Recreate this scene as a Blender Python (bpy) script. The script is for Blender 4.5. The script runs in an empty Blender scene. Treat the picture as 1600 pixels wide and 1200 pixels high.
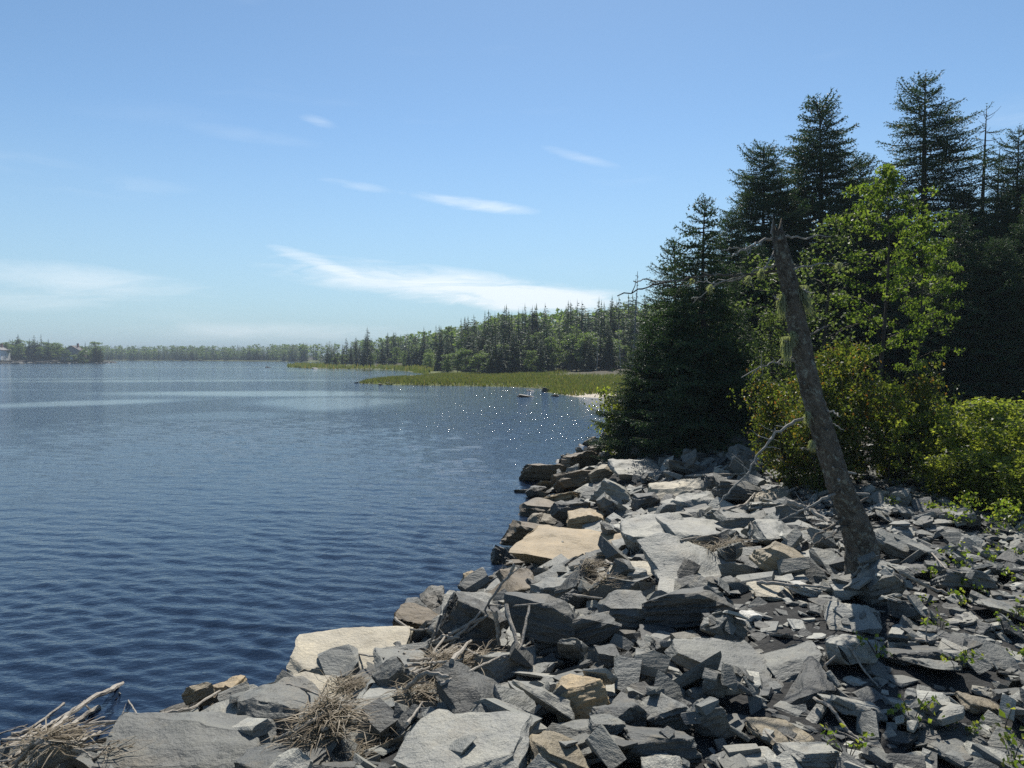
import bpy, bmesh, math, random
import numpy as np
from mathutils import Vector, Matrix, noise as mnoise

# ------------------------------------------------------------------ scene, camera, light
scene = bpy.context.scene
COL = scene.collection
R = math.radians
CAM_Z = 3.0
FPX = 1142.0            # focal length in photo pixels (1600 wide)
PITCH = math.atan(44.0 / FPX)

cam_data = bpy.data.cameras.new('camera')
cam_data.sensor_width = 36.0
cam_data.lens = FPX / 1600.0 * 36.0
cam_data.clip_start = 0.05
cam_data.clip_end = 6000.0
cam = bpy.data.objects.new('camera', cam_data)
cam.location = (0, 0, CAM_Z)
cam.rotation_euler = (R(90) - PITCH, 0, 0)
COL.objects.link(cam)
scene.camera = cam

SUN_EL, SUN_AZ = 50.0, 5.5          # degrees, azimuth clockwise from +Y
world = bpy.data.worlds.new('World')
scene.world = world
world.use_nodes = True
SKY_STRENGTH = 0.084

sun_data = bpy.data.lights.new('sun', 'SUN')
sun_data.energy = 5.0
sun_data.angle = R(0.53)
sun_data.color = (1.0, 0.95, 0.87)
sun = bpy.data.objects.new('sun', sun_data)
sd = Vector((math.sin(R(SUN_AZ)) * math.cos(R(SUN_EL)), math.cos(R(SUN_AZ)) * math.cos(R(SUN_EL)), math.sin(R(SUN_EL))))
sun.rotation_euler = sd.to_track_quat('Z', 'Y').to_euler()
COL.objects.link(sun)

scene.view_settings.view_transform = 'Standard'
scene.view_settings.look = 'None'
scene.view_settings.gamma = 1.0
scene.view_settings.exposure = 0.52
scene.render.engine = 'CYCLES'
scene.cycles.use_denoising = False
scene.cycles.max_bounces = 5
scene.cycles.diffuse_bounces = 2
scene.cycles.glossy_bounces = 2
scene.cycles.transmission_bounces = 4
scene.cycles.transparent_max_bounces = 5
scene.cycles.volume_bounces = 0
scene.cycles.sample_clamp_indirect = 1.0
scene.cycles.caustics_reflective = False
scene.cycles.caustics_refractive = False


# ------------------------------------------------------------------ world sky with thin cirrus
def build_world():
    nt = world.node_tree
    for n in list(nt.nodes):
        nt.nodes.remove(n)
    N, Lk = nt.nodes.new, nt.links.new
    out = N('ShaderNodeOutputWorld')
    bg = N('ShaderNodeBackground')
    bg.inputs['Strength'].default_value = SKY_STRENGTH
    Lk(bg.outputs[0], out.inputs[0])
    sky = N('ShaderNodeTexSky')
    sky.sky_type = 'NISHITA'
    sky.sun_disc = False
    sky.sun_elevation = R(SUN_EL)
    sky.sun_rotation = R(SUN_AZ)
    sky.air_density = 1.0
    sky.altitude = 1500.0
    sky.dust_density = 0.5
    sky.ozone_density = 1.2

    def M(op, a, b=None, c=None, clamp=False):
        n = N('ShaderNodeMath'); n.operation = op; n.use_clamp = clamp
        for i, v in enumerate((a, b, c)):
            if v is None: continue
            if isinstance(v, (int, float)): n.inputs[i].default_value = v
            else: Lk(v, n.inputs[i])
        return n.outputs[0]
    tc = N('ShaderNodeTexCoord')
    sep = N('ShaderNodeSeparateXYZ'); Lk(tc.outputs['Generated'], sep.inputs[0])
    X, Y, Z = sep.outputs
    az = M('ARCTAN2', X, Y)
    el = M('ARCSINE', Z)
    comb = N('ShaderNodeCombineXYZ')
    Lk(M('MULTIPLY', az, 4.0), comb.inputs[0]); Lk(M('MULTIPLY', el, 22.0), comb.inputs[1])
    warp = N('ShaderNodeTexNoise'); warp.inputs['Scale'].default_value = 1.3; warp.inputs['Detail'].default_value = 3
    Lk(comb.outputs[0], warp.inputs['Vector'])
    add = N('ShaderNodeVectorMath'); add.operation = 'MULTIPLY_ADD'
    Lk(warp.outputs['Color'], add.inputs[0]); add.inputs[1].default_value = (1.6, 1.6, 0); Lk(comb.outputs[0], add.inputs[2])
    fib = N('ShaderNodeTexNoise'); fib.inputs['Scale'].default_value = 1.6; fib.inputs['Detail'].default_value = 8; fib.inputs['Roughness'].default_value = 0.62
    Lk(add.outputs[0], fib.inputs['Vector'])
    fine = fib.outputs['Fac']
    big = N('ShaderNodeTexNoise'); big.inputs['Scale'].default_value = 0.55; big.inputs['Detail'].default_value = 2
    Lk(comb.outputs[0], big.inputs['Vector'])
    # general thin cirrus all over the sky
    gen = M('MULTIPLY', M('SUBTRACT', big.outputs['Fac'], 0.58, clamp=True), M('SUBTRACT', fine, 0.42, clamp=True))
    total = M('MULTIPLY', gen, 5.0, clamp=True)
    # individual wisps: centre azimuth, elevation, half length, half height, tilt, strength
    def px(x, y): return math.atan((x - 800) / FPX), math.atan((556 - y) / FPX) * math.cos(math.atan((x - 800) / FPX))
    wisps = [(690, 447, 300, 32, -0.10, 1.0), (840, 468, 200, 24, -0.03, 1.0), (500, 412, 80, 13, -0.28, .7), (130, 438, 190, 26, -0.04, 0.48), (30, 470, 120, 18, 0.0, .3),
             (740, 321, 120, 11, -0.12, .62), (560, 293, 60, 8, -0.1, .30), (905, 250, 70, 9, -0.25, .26), (500, 193, 34, 9, -0.2, .24), (395, 215, 110, 13, -0.05, .09), (450, 520, 260, 18, 0.0, .35), (250, 180, 120, 20, 0.05, .03)]
    for (cx, cy, hl, hh, tilt, st) in wisps:
        a0, e0 = px(cx, cy)
        da = M('SUBTRACT', az, a0); de = M('SUBTRACT', el, e0)
        c, s = math.cos(tilt), math.sin(tilt)
        u = M('MULTIPLY', M('ADD', M('MULTIPLY', da, c), M('MULTIPLY', de, s)), FPX / hl)
        v = M('MULTIPLY', M('SUBTRACT', M('MULTIPLY', de, c), M('MULTIPLY', da, s)), FPX / hh)
        r2 = M('ADD', M('MULTIPLY', u, u), M('MULTIPLY', v, v))
        fall = M('SUBTRACT', 1.0, r2, clamp=True)
        dens = M('MULTIPLY', M('SUBTRACT', M('ADD', fine, M('MULTIPLY', fall, 0.30)), 0.50, clamp=True), st * 3.0)
        total = M('ADD', total, M('MULTIPLY', dens, M('POWER', fall, 0.6)), clamp=True)
    mix = N('ShaderNodeMix'); mix.data_type = 'RGBA'
    Lk(M('MULTIPLY', total, 0.85), mix.inputs['Factor'])
    tn = N('ShaderNodeMix'); tn.data_type = 'RGBA'; tn.blend_type = 'MULTIPLY'; tn.inputs['Factor'].default_value = 1.0
    Lk(sky.outputs[0], tn.inputs['A']); tn.inputs['B'].default_value = (.90, 1.06, 1.09, 1)
    low = N('ShaderNodeMix'); low.data_type = 'RGBA'      # moist air whitens the sky towards the horizon, all round
    Lk(M('MULTIPLY', M('POWER', M('SUBTRACT', 1.0, M('DIVIDE', M('ABSOLUTE', el), .30), clamp=True), 1.3), .85), low.inputs['Factor'])
    Lk(tn.outputs['Result'], low.inputs['A']); low.inputs['B'].default_value = (3.3, 4.7, 5.7, 1)
    Lk(low.outputs['Result'], mix.inputs['A'])
    mix.inputs['B'].default_value = (8.6, 9.2, 9.6, 1)
    Lk(mix.outputs['Result'], bg.inputs['Color'])
build_world()

# ------------------------------------------------------------------ helpers
rng = np.random.default_rng(11)
FWD = np.array([0, math.cos(PITCH), -math.sin(PITCH)])
UPV = np.array([0, math.sin(PITCH), math.cos(PITCH)])

def ray(px, py):
    return np.array([1.0, 0, 0]) * ((px - 800) / FPX) + FWD + UPV * ((600 - py) / FPX)

def at(px, py, z):
    """ground position where the sight line meets height z"""
    d = ray(px, py); t = (z - CAM_Z) / d[2]
    return np.array([0, 0, CAM_Z]) + d * t

def at_y(px, py, y):
    d = ray(px, py); return np.array([0, 0, CAM_Z]) + d * (y / d[1])

def lattice(ix, iy, seed):
    h = (ix.astype(np.int64) * 374761393 + iy.astype(np.int64) * 668265263 + seed * 982451653) & 0x7fffffff
    h = ((h ^ (h >> 13)) * 1274126177) & 0x7fffffff
    h = h ^ (h >> 16)
    return (h & 0xffff) / 65535.0

def vnoise(x, y, seed=0):
    ix, iy = np.floor(x), np.floor(y)
    fx, fy = x - ix, y - iy
    fx = fx * fx * (3 - 2 * fx); fy = fy * fy * (3 - 2 * fy)
    a = lattice(ix, iy, seed); b = lattice(ix + 1, iy, seed); c = lattice(ix, iy + 1, seed); d = lattice(ix + 1, iy + 1, seed)
    return (a * (1 - fx) + b * fx) * (1 - fy) + (c * (1 - fx) + d * fx) * fy

def fbm(x, y, seed=0, octaves=4):
    t, amp, f, s = 0, 1.0, 1.0, 0
    for o in range(octaves):
        t = t + amp * vnoise(x * f, y * f, seed + o * 17); s += amp; amp *= .5; f *= 2.03
    return t / s

def sstep(a, b, x):
    t = np.clip((x - a) / (b - a), 0, 1); return t * t * (3 - 2 * t)

def mesh_np(name, V, T, mats=(), midx=None, smooth=False, tint=None):
    """triangle mesh from numpy arrays"""
    V = np.asarray(V, dtype=np.float32); T = np.asarray(T, dtype=np.int32)
    me = bpy.data.meshes.new(name)
    me.vertices.add(len(V)); me.vertices.foreach_set('co', V.ravel())
    me.loops.add(T.size); me.loops.foreach_set('vertex_index', T.ravel())
    me.polygons.add(len(T)); me.polygons.foreach_set('loop_start', np.arange(0, T.size, 3, dtype=np.int32))
    try: me.polygons.foreach_set('loop_total', np.full(len(T), 3, dtype=np.int32))
    except Exception: pass
    for m in mats: me.materials.append(m)
    if midx is not None: me.polygons.foreach_set('material_index', np.asarray(midx, dtype=np.int32))
    me.polygons.foreach_set('use_smooth', np.full(len(T), smooth, dtype=bool))
    if tint is not None:
        a = me.attributes.new('tint', 'FLOAT_COLOR', 'POINT')
        tint = np.asarray(tint, dtype=np.float32)
        if tint.shape[1] == 3: tint = np.hstack([tint, np.ones((len(tint), 1), np.float32)])
        a.data.foreach_set('color', tint.ravel())
    me.update(); me.validate()
    return me

def add(name, me, parent=None, loc=(0, 0, 0), rot=(0, 0, 0), scale=(1, 1, 1)):
    o = bpy.data.objects.new(name, me); COL.objects.link(o)
    o.location = loc; o.rotation_euler = rot; o.scale = scale
    if parent: o.parent = parent
    return o

def tag(o, label=None, cat=None, group=None, kind=None):
    if label: o['label'] = label
    if cat: o['category'] = cat
    if group: o['group'] = group
    if kind: o['kind'] = kind
    return o

class MB:
    """collects triangles"""
    def __init__(s): s.V = []; s.T = []; s.M = []; s.C = []; s.n = 0
    def put(s, V, T, m=0, c=None):
        V = np.asarray(V, float); T = np.asarray(T, int)
        s.V.append(V); s.T.append(T + s.n); s.M.append(np.full(len(T), m)); s.n += len(V)
        if c is not None: s.C.append(np.tile(np.asarray(c, float), (len(V), 1)) if np.ndim(c) == 1 else c)
    def tube(s, P, rad, k=6, m=0, c=None, cap=True, rough=0.0, rg=None):
        P = np.asarray(P, float); n = len(P); rad = np.broadcast_to(np.asarray(rad, float), (n,))
        tan = np.gradient(P, axis=0); tan /= np.linalg.norm(tan, axis=1)[:, None] + 1e-9
        ref = np.array([0, 0, 1.0]) if abs(tan[0][2]) < .8 else np.array([1.0, 0, 0])
        ang = np.arange(k) / k * 2 * math.pi
        rings = []
        for i in range(n):
            u = np.cross(tan[i], ref); u /= np.linalg.norm(u) + 1e-9
            w = np.cross(tan[i], u); ref = -np.cross(tan[i], u) if False else ref
            rr = rad[i] * (1 + (rg.uniform(-rough, rough, k) if rough else 0))
            rings.append(P[i] + (np.cos(ang)[:, None] * u + np.sin(ang)[:, None] * w) * np.reshape(rr, (-1, 1)) if rough else P[i] + (np.cos(ang)[:, None] * u + np.sin(ang)[:, None] * w) * rr)
        V = np.vstack(rings); T = []
        for i in range(n - 1):
            for j in range(k):
                a, b = i * k + j, i * k + (j + 1) % k
                T += [(a, b, a + k), (b, b + k, a + k)]
        if cap:
            V = np.vstack([V, P[0], P[-1]]); a0, a1 = n * k, n * k + 1
            for j in range(k):
                T += [(a0, (j + 1) % k, j), (a1, (n - 1) * k + j, (n - 1) * k + (j + 1) % k)]
        s.put(V, T, m, c)
    def box(s, c, d, m=0, rz=0.0):
        x, y, z = np.array(d) / 2
        V = np.array([(sx * x, sy * y, sz * z) for sx in (-1, 1) for sy in (-1, 1) for sz in (-1, 1)], float)
        cs, sn = math.cos(rz), math.sin(rz)
        V = V @ np.array([[cs, sn, 0], [-sn, cs, 0], [0, 0, 1]]) + np.array(c)
        s.put(V, [(0, 1, 3), (0, 3, 2), (4, 6, 7), (4, 7, 5), (0, 4, 5), (0, 5, 1), (2, 3, 7), (2, 7, 6), (0, 2, 6), (0, 6, 4), (1, 5, 7), (1, 7, 3)], m)
    def mesh(s, name, mats, smooth=False):
        return mesh_np(name, np.vstack(s.V), np.vstack(s.T), mats, np.concatenate(s.M), smooth, np.vstack(s.C) if s.C else None)

# ------------------------------------------------------------------ materials
class NT:
    def __init__(s, name):
        s.m = bpy.data.materials.new(name); s.m.use_nodes = True; s.nt = s.m.node_tree
        s.b = s.nt.nodes['Principled BSDF']; s.out = s.nt.nodes['Material Output']
    def n(s, t, **kw):
        o = s.nt.nodes.new(t)
        for k, v in kw.items():
            if hasattr(o, k): setattr(o, k, v)
        return o
    def l(s, a, b): s.nt.links.new(a, b)
    def math(s, op, a, b=None, clamp=False):
        o = s.nt.nodes.new('ShaderNodeMath'); o.operation = op; o.use_clamp = clamp
        for i, v in enumerate((a, b)):
            if v is None: continue
            if isinstance(v, (int, float)): o.inputs[i].default_value = v
            else: s.l(v, o.inputs[i])
        return o.outputs[0]
    def noise(s, vec, scale, detail=4, rough=.55, mapping=None):
        if mapping is not None:
            mp = s.nt.nodes.new('ShaderNodeVectorMath'); mp.operation = 'MULTIPLY'; mp.inputs[1].default_value = mapping
            s.l(vec, mp.inputs[0]); vec = mp.outputs[0]
        o = s.nt.nodes.new('ShaderNodeTexNoise'); o.inputs['Scale'].default_value = scale; o.inputs['Detail'].default_value = detail; o.inputs['Roughness'].default_value = rough
        s.l(vec, o.inputs['Vector']); return o.outputs['Fac']
    def ramp(s, f, stops):
        o = s.nt.nodes.new('ShaderNodeValToRGB'); e = o.color_ramp.elements
        while len(e) < len(stops): e.new(0.5)
        for q, (p, c) in zip(e, stops):
            q.position = p; q.color = (*c, 1) if len(c) == 3 else c
        s.l(f, o.inputs[0]); return o.outputs[0]
    def mix(s, f, a, b, mode='MIX'):
        o = s.nt.nodes.new('ShaderNodeMix'); o.data_type = 'RGBA'; o.blend_type = mode
        for k, v in (('Factor', f), ('A', a), ('B', b)):
            if isinstance(v, (int, float)): o.inputs[k].default_value = v
            elif isinstance(v, tuple): o.inputs[k].default_value = (*v, 1) if len(v) == 3 else v
            else: s.l(v, o.inputs[k])
        return o.outputs['Result']
    def bump(s, h, strength, dist, normal=None):
        o = s.nt.nodes.new('ShaderNodeBump'); o.inputs['Strength'].default_value = strength; o.inputs['Distance'].default_value = dist
        s.l(h, o.inputs['Height'])
        if normal is not None: s.l(normal, o.inputs['Normal'])
        return o.outputs[0]

def leaf_mat(name, stops, trans=.45, rough=.5, spec=.3):
    """leaf colours vary from leaf to leaf; light passes through"""
    q = NT(name); g = q.n('ShaderNodeNewGeometry')
    col = q.ramp(g.outputs['Random Per Island'], stops)
    q.l(col, q.b.inputs['Base Color']); q.b.inputs['Roughness'].default_value = rough
    q.b.inputs['Specular IOR Level'].default_value = spec
    tr = q.n('ShaderNodeBsdfTranslucent'); tcol = q.mix(1.0, col, (1.25, 1.3, .55), 'MULTIPLY'); q.l(tcol, tr.inputs[0])
    mx = q.n('ShaderNodeMixShader'); mx.inputs[0].default_value = trans
    q.l(q.b.outputs[0], mx.inputs[1]); q.l(tr.outputs[0], mx.inputs[2]); q.l(mx.outputs[0], q.out.inputs[0])
    return q.m

def rock_mat(name, from_attr):
    q = NT(name)
    geo = q.n('ShaderNodeNewGeometry'); pos = geo.outputs['Position']
    if from_attr:
        at_ = q.n('ShaderNodeAttribute', attribute_name='tint'); base = at_.outputs['Color']; loc = pos
        rnd = geo.outputs['Random Per Island']
    else:
        oi = q.n('ShaderNodeObjectInfo'); base = oi.outputs['Color']; rnd = oi.outputs['Random']
        tc = q.n('ShaderNodeTexCoord'); loc = tc.outputs['Object']
    off = q.n('ShaderNodeVectorMath', operation='MULTIPLY_ADD'); q.l(rnd, off.inputs[0]); off.inputs[1].default_value = (37, 53, 71); q.l(loc, off.inputs[2])
    lv = off.outputs[0]
    strata = q.noise(lv, 2.0, 5, .65, mapping=(1.0, 1.4, 4.5) if not from_attr else (2, 2, 12))
    blot = q.noise(lv, 2.3, 4, .6)
    grain = q.noise(pos, 34, 5, .7)
    speck = q.noise(pos, 140, 2, .6)
    v = q.math('ADD', q.math('MULTIPLY', strata, .75), q.math('ADD', q.math('MULTIPLY', blot, .7), q.math('MULTIPLY', grain, .55)))
    tone = q.ramp(q.math('MULTIPLY', v, .5), [(.30, (.50, .51, .53)), (.46, (.86, .87, .88)), (.56, (1.08, 1.07, 1.03)), (.70, (1.6, 1.55, 1.42))])
    c = q.mix(1.0, base, tone, 'MULTIPLY')
    # rusty weathering in patches, pale lichen crust in spots
    rust = q.ramp(q.noise(lv, 1.9, 6, .7), [(.52, (0, 0, 0)), (.74, (1, 1, 1))])
    c = q.mix(q.math('MULTIPLY', rust, .55), c, (.19, .155, .10))
    lich = q.ramp(q.noise(pos, 9, 6, .7), [(.63, (0, 0, 0)), (.70, (1, 1, 1))])
    c = q.mix(q.math('MULTIPLY', lich, .45), c, (.30, .31, .28))
    c = q.mix(1.0, c, q.ramp(speck, [(.3, (.7, .7, .7)), (.6, (1.1, 1.1, 1.1))]), 'MULTIPLY')
    # wet, weedy band at the waterline
    sep = q.n('ShaderNodeSeparateXYZ'); q.l(pos, sep.inputs[0])
    wet = q.ramp(q.math('ADD', sep.outputs[2], q.math('MULTIPLY', blot, .25)), [(.16, (1, 1, 1)), (.34, (0, 0, 0))])
    c = q.mix(q.math('MULTIPLY', wet, .8), c, (.040, .032, .018))
    q.l(c, q.b.inputs['Base Color'])
    ro = q.math('SUBTRACT', q.math('ADD', .52, q.math('MULTIPLY', grain, .25)), q.math('MULTIPLY', wet, .08))
    q.l(ro, q.b.inputs['Roughness']); q.b.inputs['Specular IOR Level'].default_value = .32
    b1 = q.bump(strata, .55, .05); b2 = q.bump(grain, .5, .018, b1); b3 = q.bump(speck, .3, .004, b2)
    q.l(b3, q.b.inputs['Normal'])
    return q.m

def wood_mat(name, dark, light, scale=(40, 40, 4), bump=.5, lichen=None):
    q = NT(name); geo = q.n('ShaderNodeNewGeometry'); pos = geo.outputs['Position']
    f = q.noise(pos, 1.0, 5, .65, mapping=scale)
    g = q.noise(pos, 9, 4, .6)
    c = q.ramp(q.math('ADD', q.math('MULTIPLY', f, .6), q.math('MULTIPLY', g, .4)), [(.33, dark), (.62, light)])
    c = q.mix(q.math('MULTIPLY', geo.outputs['Random Per Island'], .45), c, tuple(x * .45 for x in dark))
    if lichen:
        lm = q.ramp(q.noise(pos, 24, 5, .72), [(.54, (0, 0, 0)), (.62, (1, 1, 1))])
        c = q.mix(q.math('MULTIPLY', lm, .75), c, lichen)
    q.l(c, q.b.inputs['Base Color']); q.b.inputs['Roughness'].default_value = .85; q.b.inputs['Specular IOR Level'].default_value = .2
    q.l(q.bump(f, bump, .02), q.b.inputs['Normal'])
    return q.m

def plain_mat(name, col, rough=.7, var=.25, scale=3.0):
    q = NT(name); geo = q.n('ShaderNodeNewGeometry')
    f = q.noise(geo.outputs['Position'], scale, 5, .6)
    c = q.mix(1.0, col, q.ramp(f, [(.3, (1 - var,) * 3), (.7, (1 + var,) * 3)]), 'MULTIPLY')
    q.l(c, q.b.inputs['Base Color']); q.b.inputs['Roughness'].default_value = rough; q.b.inputs['Specular IOR Level'].default_value = .3
    return q.m

ROCK = rock_mat('slate_rock', False)
CHIP = rock_mat('slate_chips', True)
NEEDLE = leaf_mat('spruce_needles', [(0, (.022, .046, .028)), (.5, (.038, .072, .038)), (1, (.066, .104, .046))], .32, .55, .25)
NEEDLE_FAR = leaf_mat('far_needles', [(0, (.034, .062, .038)), (.5, (.050, .086, .046)), (1, (.080, .120, .056))], .35, .6, .2)
BIRCH_LEAF = leaf_mat('birch_leaves', [(0, (.068, .108, .026)), (.5, (.10, .150, .036)), (1, (.16, .200, .055))], .62, .5, .2)
PALE_LEAF = leaf_mat('pale_leaves', [(0, (.055, .085, .035)), (.5, (.085, .12, .050)), (1, (.14, .17, .085))], .55, .5, .2)
RUST_LEAF = leaf_mat('rusty_leaves', [(0, (.045, .065, .018)), (.6, (.095, .12, .028)), (.88, (.15, .155, .036)), (.95, (.20, .13, .04)), (1, (.21, .085, .035))], .58, .42, .4)
BUSH_LEAF = leaf_mat('bush_leaves', [(0, (.10, .135, .03)), (.5, (.165, .20, .045)), (1, (.26, .27, .07))], .70, .42, .4)
WEED_LEAF = leaf_mat('weed_leaves', [(0, (.09, .14, .028)), (.6, (.15, .20, .04)), (1, (.25, .25, .06))], .65, .4, .4)
FAR_LEAF = leaf_mat('far_leaves', [(0, (.085, .135, .048)), (.5, (.12, .175, .065)), (1, (.17, .22, .095))], .5, .5, .3)
GRASS = leaf_mat('marsh_grass_blades', [(0, (.070, .090, .030)), (.5, (.095, .115, .038)), (.8, (.13, .135, .055)), (1, (.18, .14, .075))], .5, .5, .25)
BARK = wood_mat('spruce_bark', (.030, .026, .022), (.085, .074, .062))
SNAG_BARK = wood_mat('dead_bark', (.032, .028, .023), (.16, .138, .112), (30, 30, 22), 1.0, (.24, .25, .21))
GREYWOOD = wood_mat('grey_deadwood', (.16, .15, .135), (.38, .36, .32), (60, 60, 60), .4)
DRIFT = wood_mat('driftwood', (.17, .15, .12), (.46, .42, .36), (50, 50, 50), .4)
STRAW = leaf_mat('dried_reeds', [(0, (.085, .068, .048)), (.5, (.19, .155, .11)), (1, (.40, .35, .28))], .3, .7, .15)
BEARD = leaf_mat('beard_lichen', [(0, (.20, .22, .15)), (1, (.34, .36, .27))], .45, .8, .1)

# ------------------------------------------------------------------ coast and terrain
COAST = np.array([(-14, -12), (-9, -2), (-6, 3.2), (-4.2, 5.15), (-3.3, 5.85), (-2.65, 6.43), (-2.09, 7.02), (-1.34, 8.3), (-.19, 10.6), (-.1, 11.7), (.25, 14.1), (.35, 16.9),
                  (1.07, 20.4), (2.9, 25.8), (4.6, 30.5), (8, 35), (9.6, 40), (9.3, 46), (7.2, 50.5), (4.6, 53.5), (3.4, 57), (2.4, 62), (3, 66), (0, 70), (-5, 72.5), (-13, 75), (-17, 80), (-17.5, 88),
                  (-14, 100), (-13, 115), (-17, 128), (-23, 150), (-30, 162), (-47, 170), (-60, 195), (-66, 214), (-58, 235), (-62, 270), (-84, 330), (-125, 400), (-200, 450), (-320, 500),
                  (-520, 560), (-900, 640), (-2000, 900), (-2000, 2600), (2600, 2600), (2600, -12)], float)
ISLE = np.array([(-360, 296), (-240, 300), (-196, 303), (-180, 307), (-171, 316), (-176, 330), (-200, 345), (-360, 350)], float)

def poly_sd(x, y, P):
    """signed distance to a polygon, positive inside"""
    x = np.asarray(x, float); y = np.asarray(y, float)
    d = np.full(x.shape, 1e18); ins = np.zeros(x.shape, bool)
    for i in range(len(P)):
        ax, ay = P[i]; bx, by = P[(i + 1) % len(P)]
        ex, ey = bx - ax, by - ay
        t = np.clip(((x - ax) * ex + (y - ay) * ey) / (ex * ex + ey * ey), 0, 1)
        d = np.minimum(d, (x - ax - t * ex) ** 2 + (y - ay - t * ey) ** 2)
        if ay != by:
            ins ^= ((ay > y) != (by > y)) & (x < (bx - ax) * (y - ay) / (by - ay) + ax)
    return np.where(ins, 1, -1) * np.sqrt(d)

def land_z(x, y):
    x = np.asarray(x, float); y = np.asarray(y, float)
    s = poly_sd(x, y, COAST)
    sp = np.clip(s, 0, None)
    bank = 1.28 * (1 - (1 - np.clip(sp / 4.6, 0, 1)) ** 1.5) - .16 + .035 * np.clip(sp - 5, 0, 40) + .10 * (fbm(x * .9, y * .9, 5) - .5)
    marsh = .02 + .20 * sstep(0, 2.5, sp) + .035 * np.clip(sp - 9, 0, 60) + 4.0 * sstep(18, 75, sp) * sstep(-60, 20, x) + .10 * (fbm(x * .25, y * .25, 6) - .5)
    w = sstep(31, 43, y + .2 * x)
    z = np.where(s > 0, bank * (1 - w) + marsh * w, np.clip(s * .35, -1.6, 0) - .16 * (1 - w))
    si = poly_sd(x, y, ISLE)
    z = np.where(si > 0, .3 + .9 * sstep(0, 8, si), z)
    return z

def polar_grid(r0, r1, nr, a0, a1, na):
    r = np.geomspace(r0, r1, nr); a = np.linspace(R(a0), R(a1), na)
    rr, aa = np.meshgrid(r, a, indexing='ij')
    x, y = rr * np.sin(aa), rr * np.cos(aa)
    i = (np.arange(nr - 1)[:, None] * na + np.arange(na - 1)[None, :]).ravel()
    T = np.vstack([np.stack([i, i + na, i + 1], 1), np.stack([i + 1, i + na, i + na + 1], 1)])
    return x.ravel(), y.ravel(), rr.ravel(), T[:, ::-1] if False else T

def build_ground():
    x, y, r, T = polar_grid(.6, 1450, 360, -100, 100, 370)
    z = land_z(x, y)
    s = poly_sd(x, y, COAST)
    n1 = fbm(x * .7, y * .7, 21); n2 = fbm(x * .08, y * .08, 22)
    soil = np.array([.030, .031, .031]); floor = np.array([.050, .042, .026]); marsh = np.array([.085, .10, .030]); sand = np.array([.42, .38, .31]); mud = np.array([.035, .033, .028])
    w_for = sstep(6.2, 8.5, s + 1.5 * (n1 - .5))
    c = soil * (1 - w_for[:, None]) + floor * w_for[:, None]
    w_m = (sstep(36, 46, y) * (1 - sstep(17, 26, s)))
    c = c * (1 - w_m[:, None]) + marsh * w_m[:, None] * (.7 + .6 * n2[:, None])
    w_s = np.exp(-(((x - 6.2) / 3.6) ** 2 + ((y - 51.5) / 4.5) ** 2) * 1.2) * (1 - sstep(1.8, 3.2, s)) * (y > 42)
    w_s = np.clip(w_s * 2.5, 0, 1)
    c = c * (1 - w_s[:, None]) + sand * w_s[:, None]
    w_w = (1 - sstep(-.3, .25, s)) * (1 - w_s)
    c = c * (1 - w_w[:, None]) + mud * w_w[:, None]
    q = NT('ground_cover')
    a = q.n('ShaderNodeAttribute', attribute_name='tint'); geo = q.n('ShaderNodeNewGeometry'); pos = geo.outputs['Position']
    f = q.noise(pos, 7, 7, .7); g = q.noise(pos, 60, 3, .6)
    cc = q.mix(1.0, a.outputs['Color'], q.ramp(f, [(.3, (.55, .55, .55)), (.7, (1.5, 1.45, 1.4))]), 'MULTIPLY')
    q.l(cc, q.b.inputs['Base Color']); q.b.inputs['Roughness'].default_value = .9; q.b.inputs['Specular IOR Level'].default_value = .2
    q.l(q.bump(g, .6, .015, q.bump(f, .8, .06)), q.b.inputs['Normal'])
    o = add('ground', mesh_np('ground', np.stack([x, y, z], 1), T, [q.m], smooth=True, tint=c))
    tag(o, kind='structure')

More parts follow.
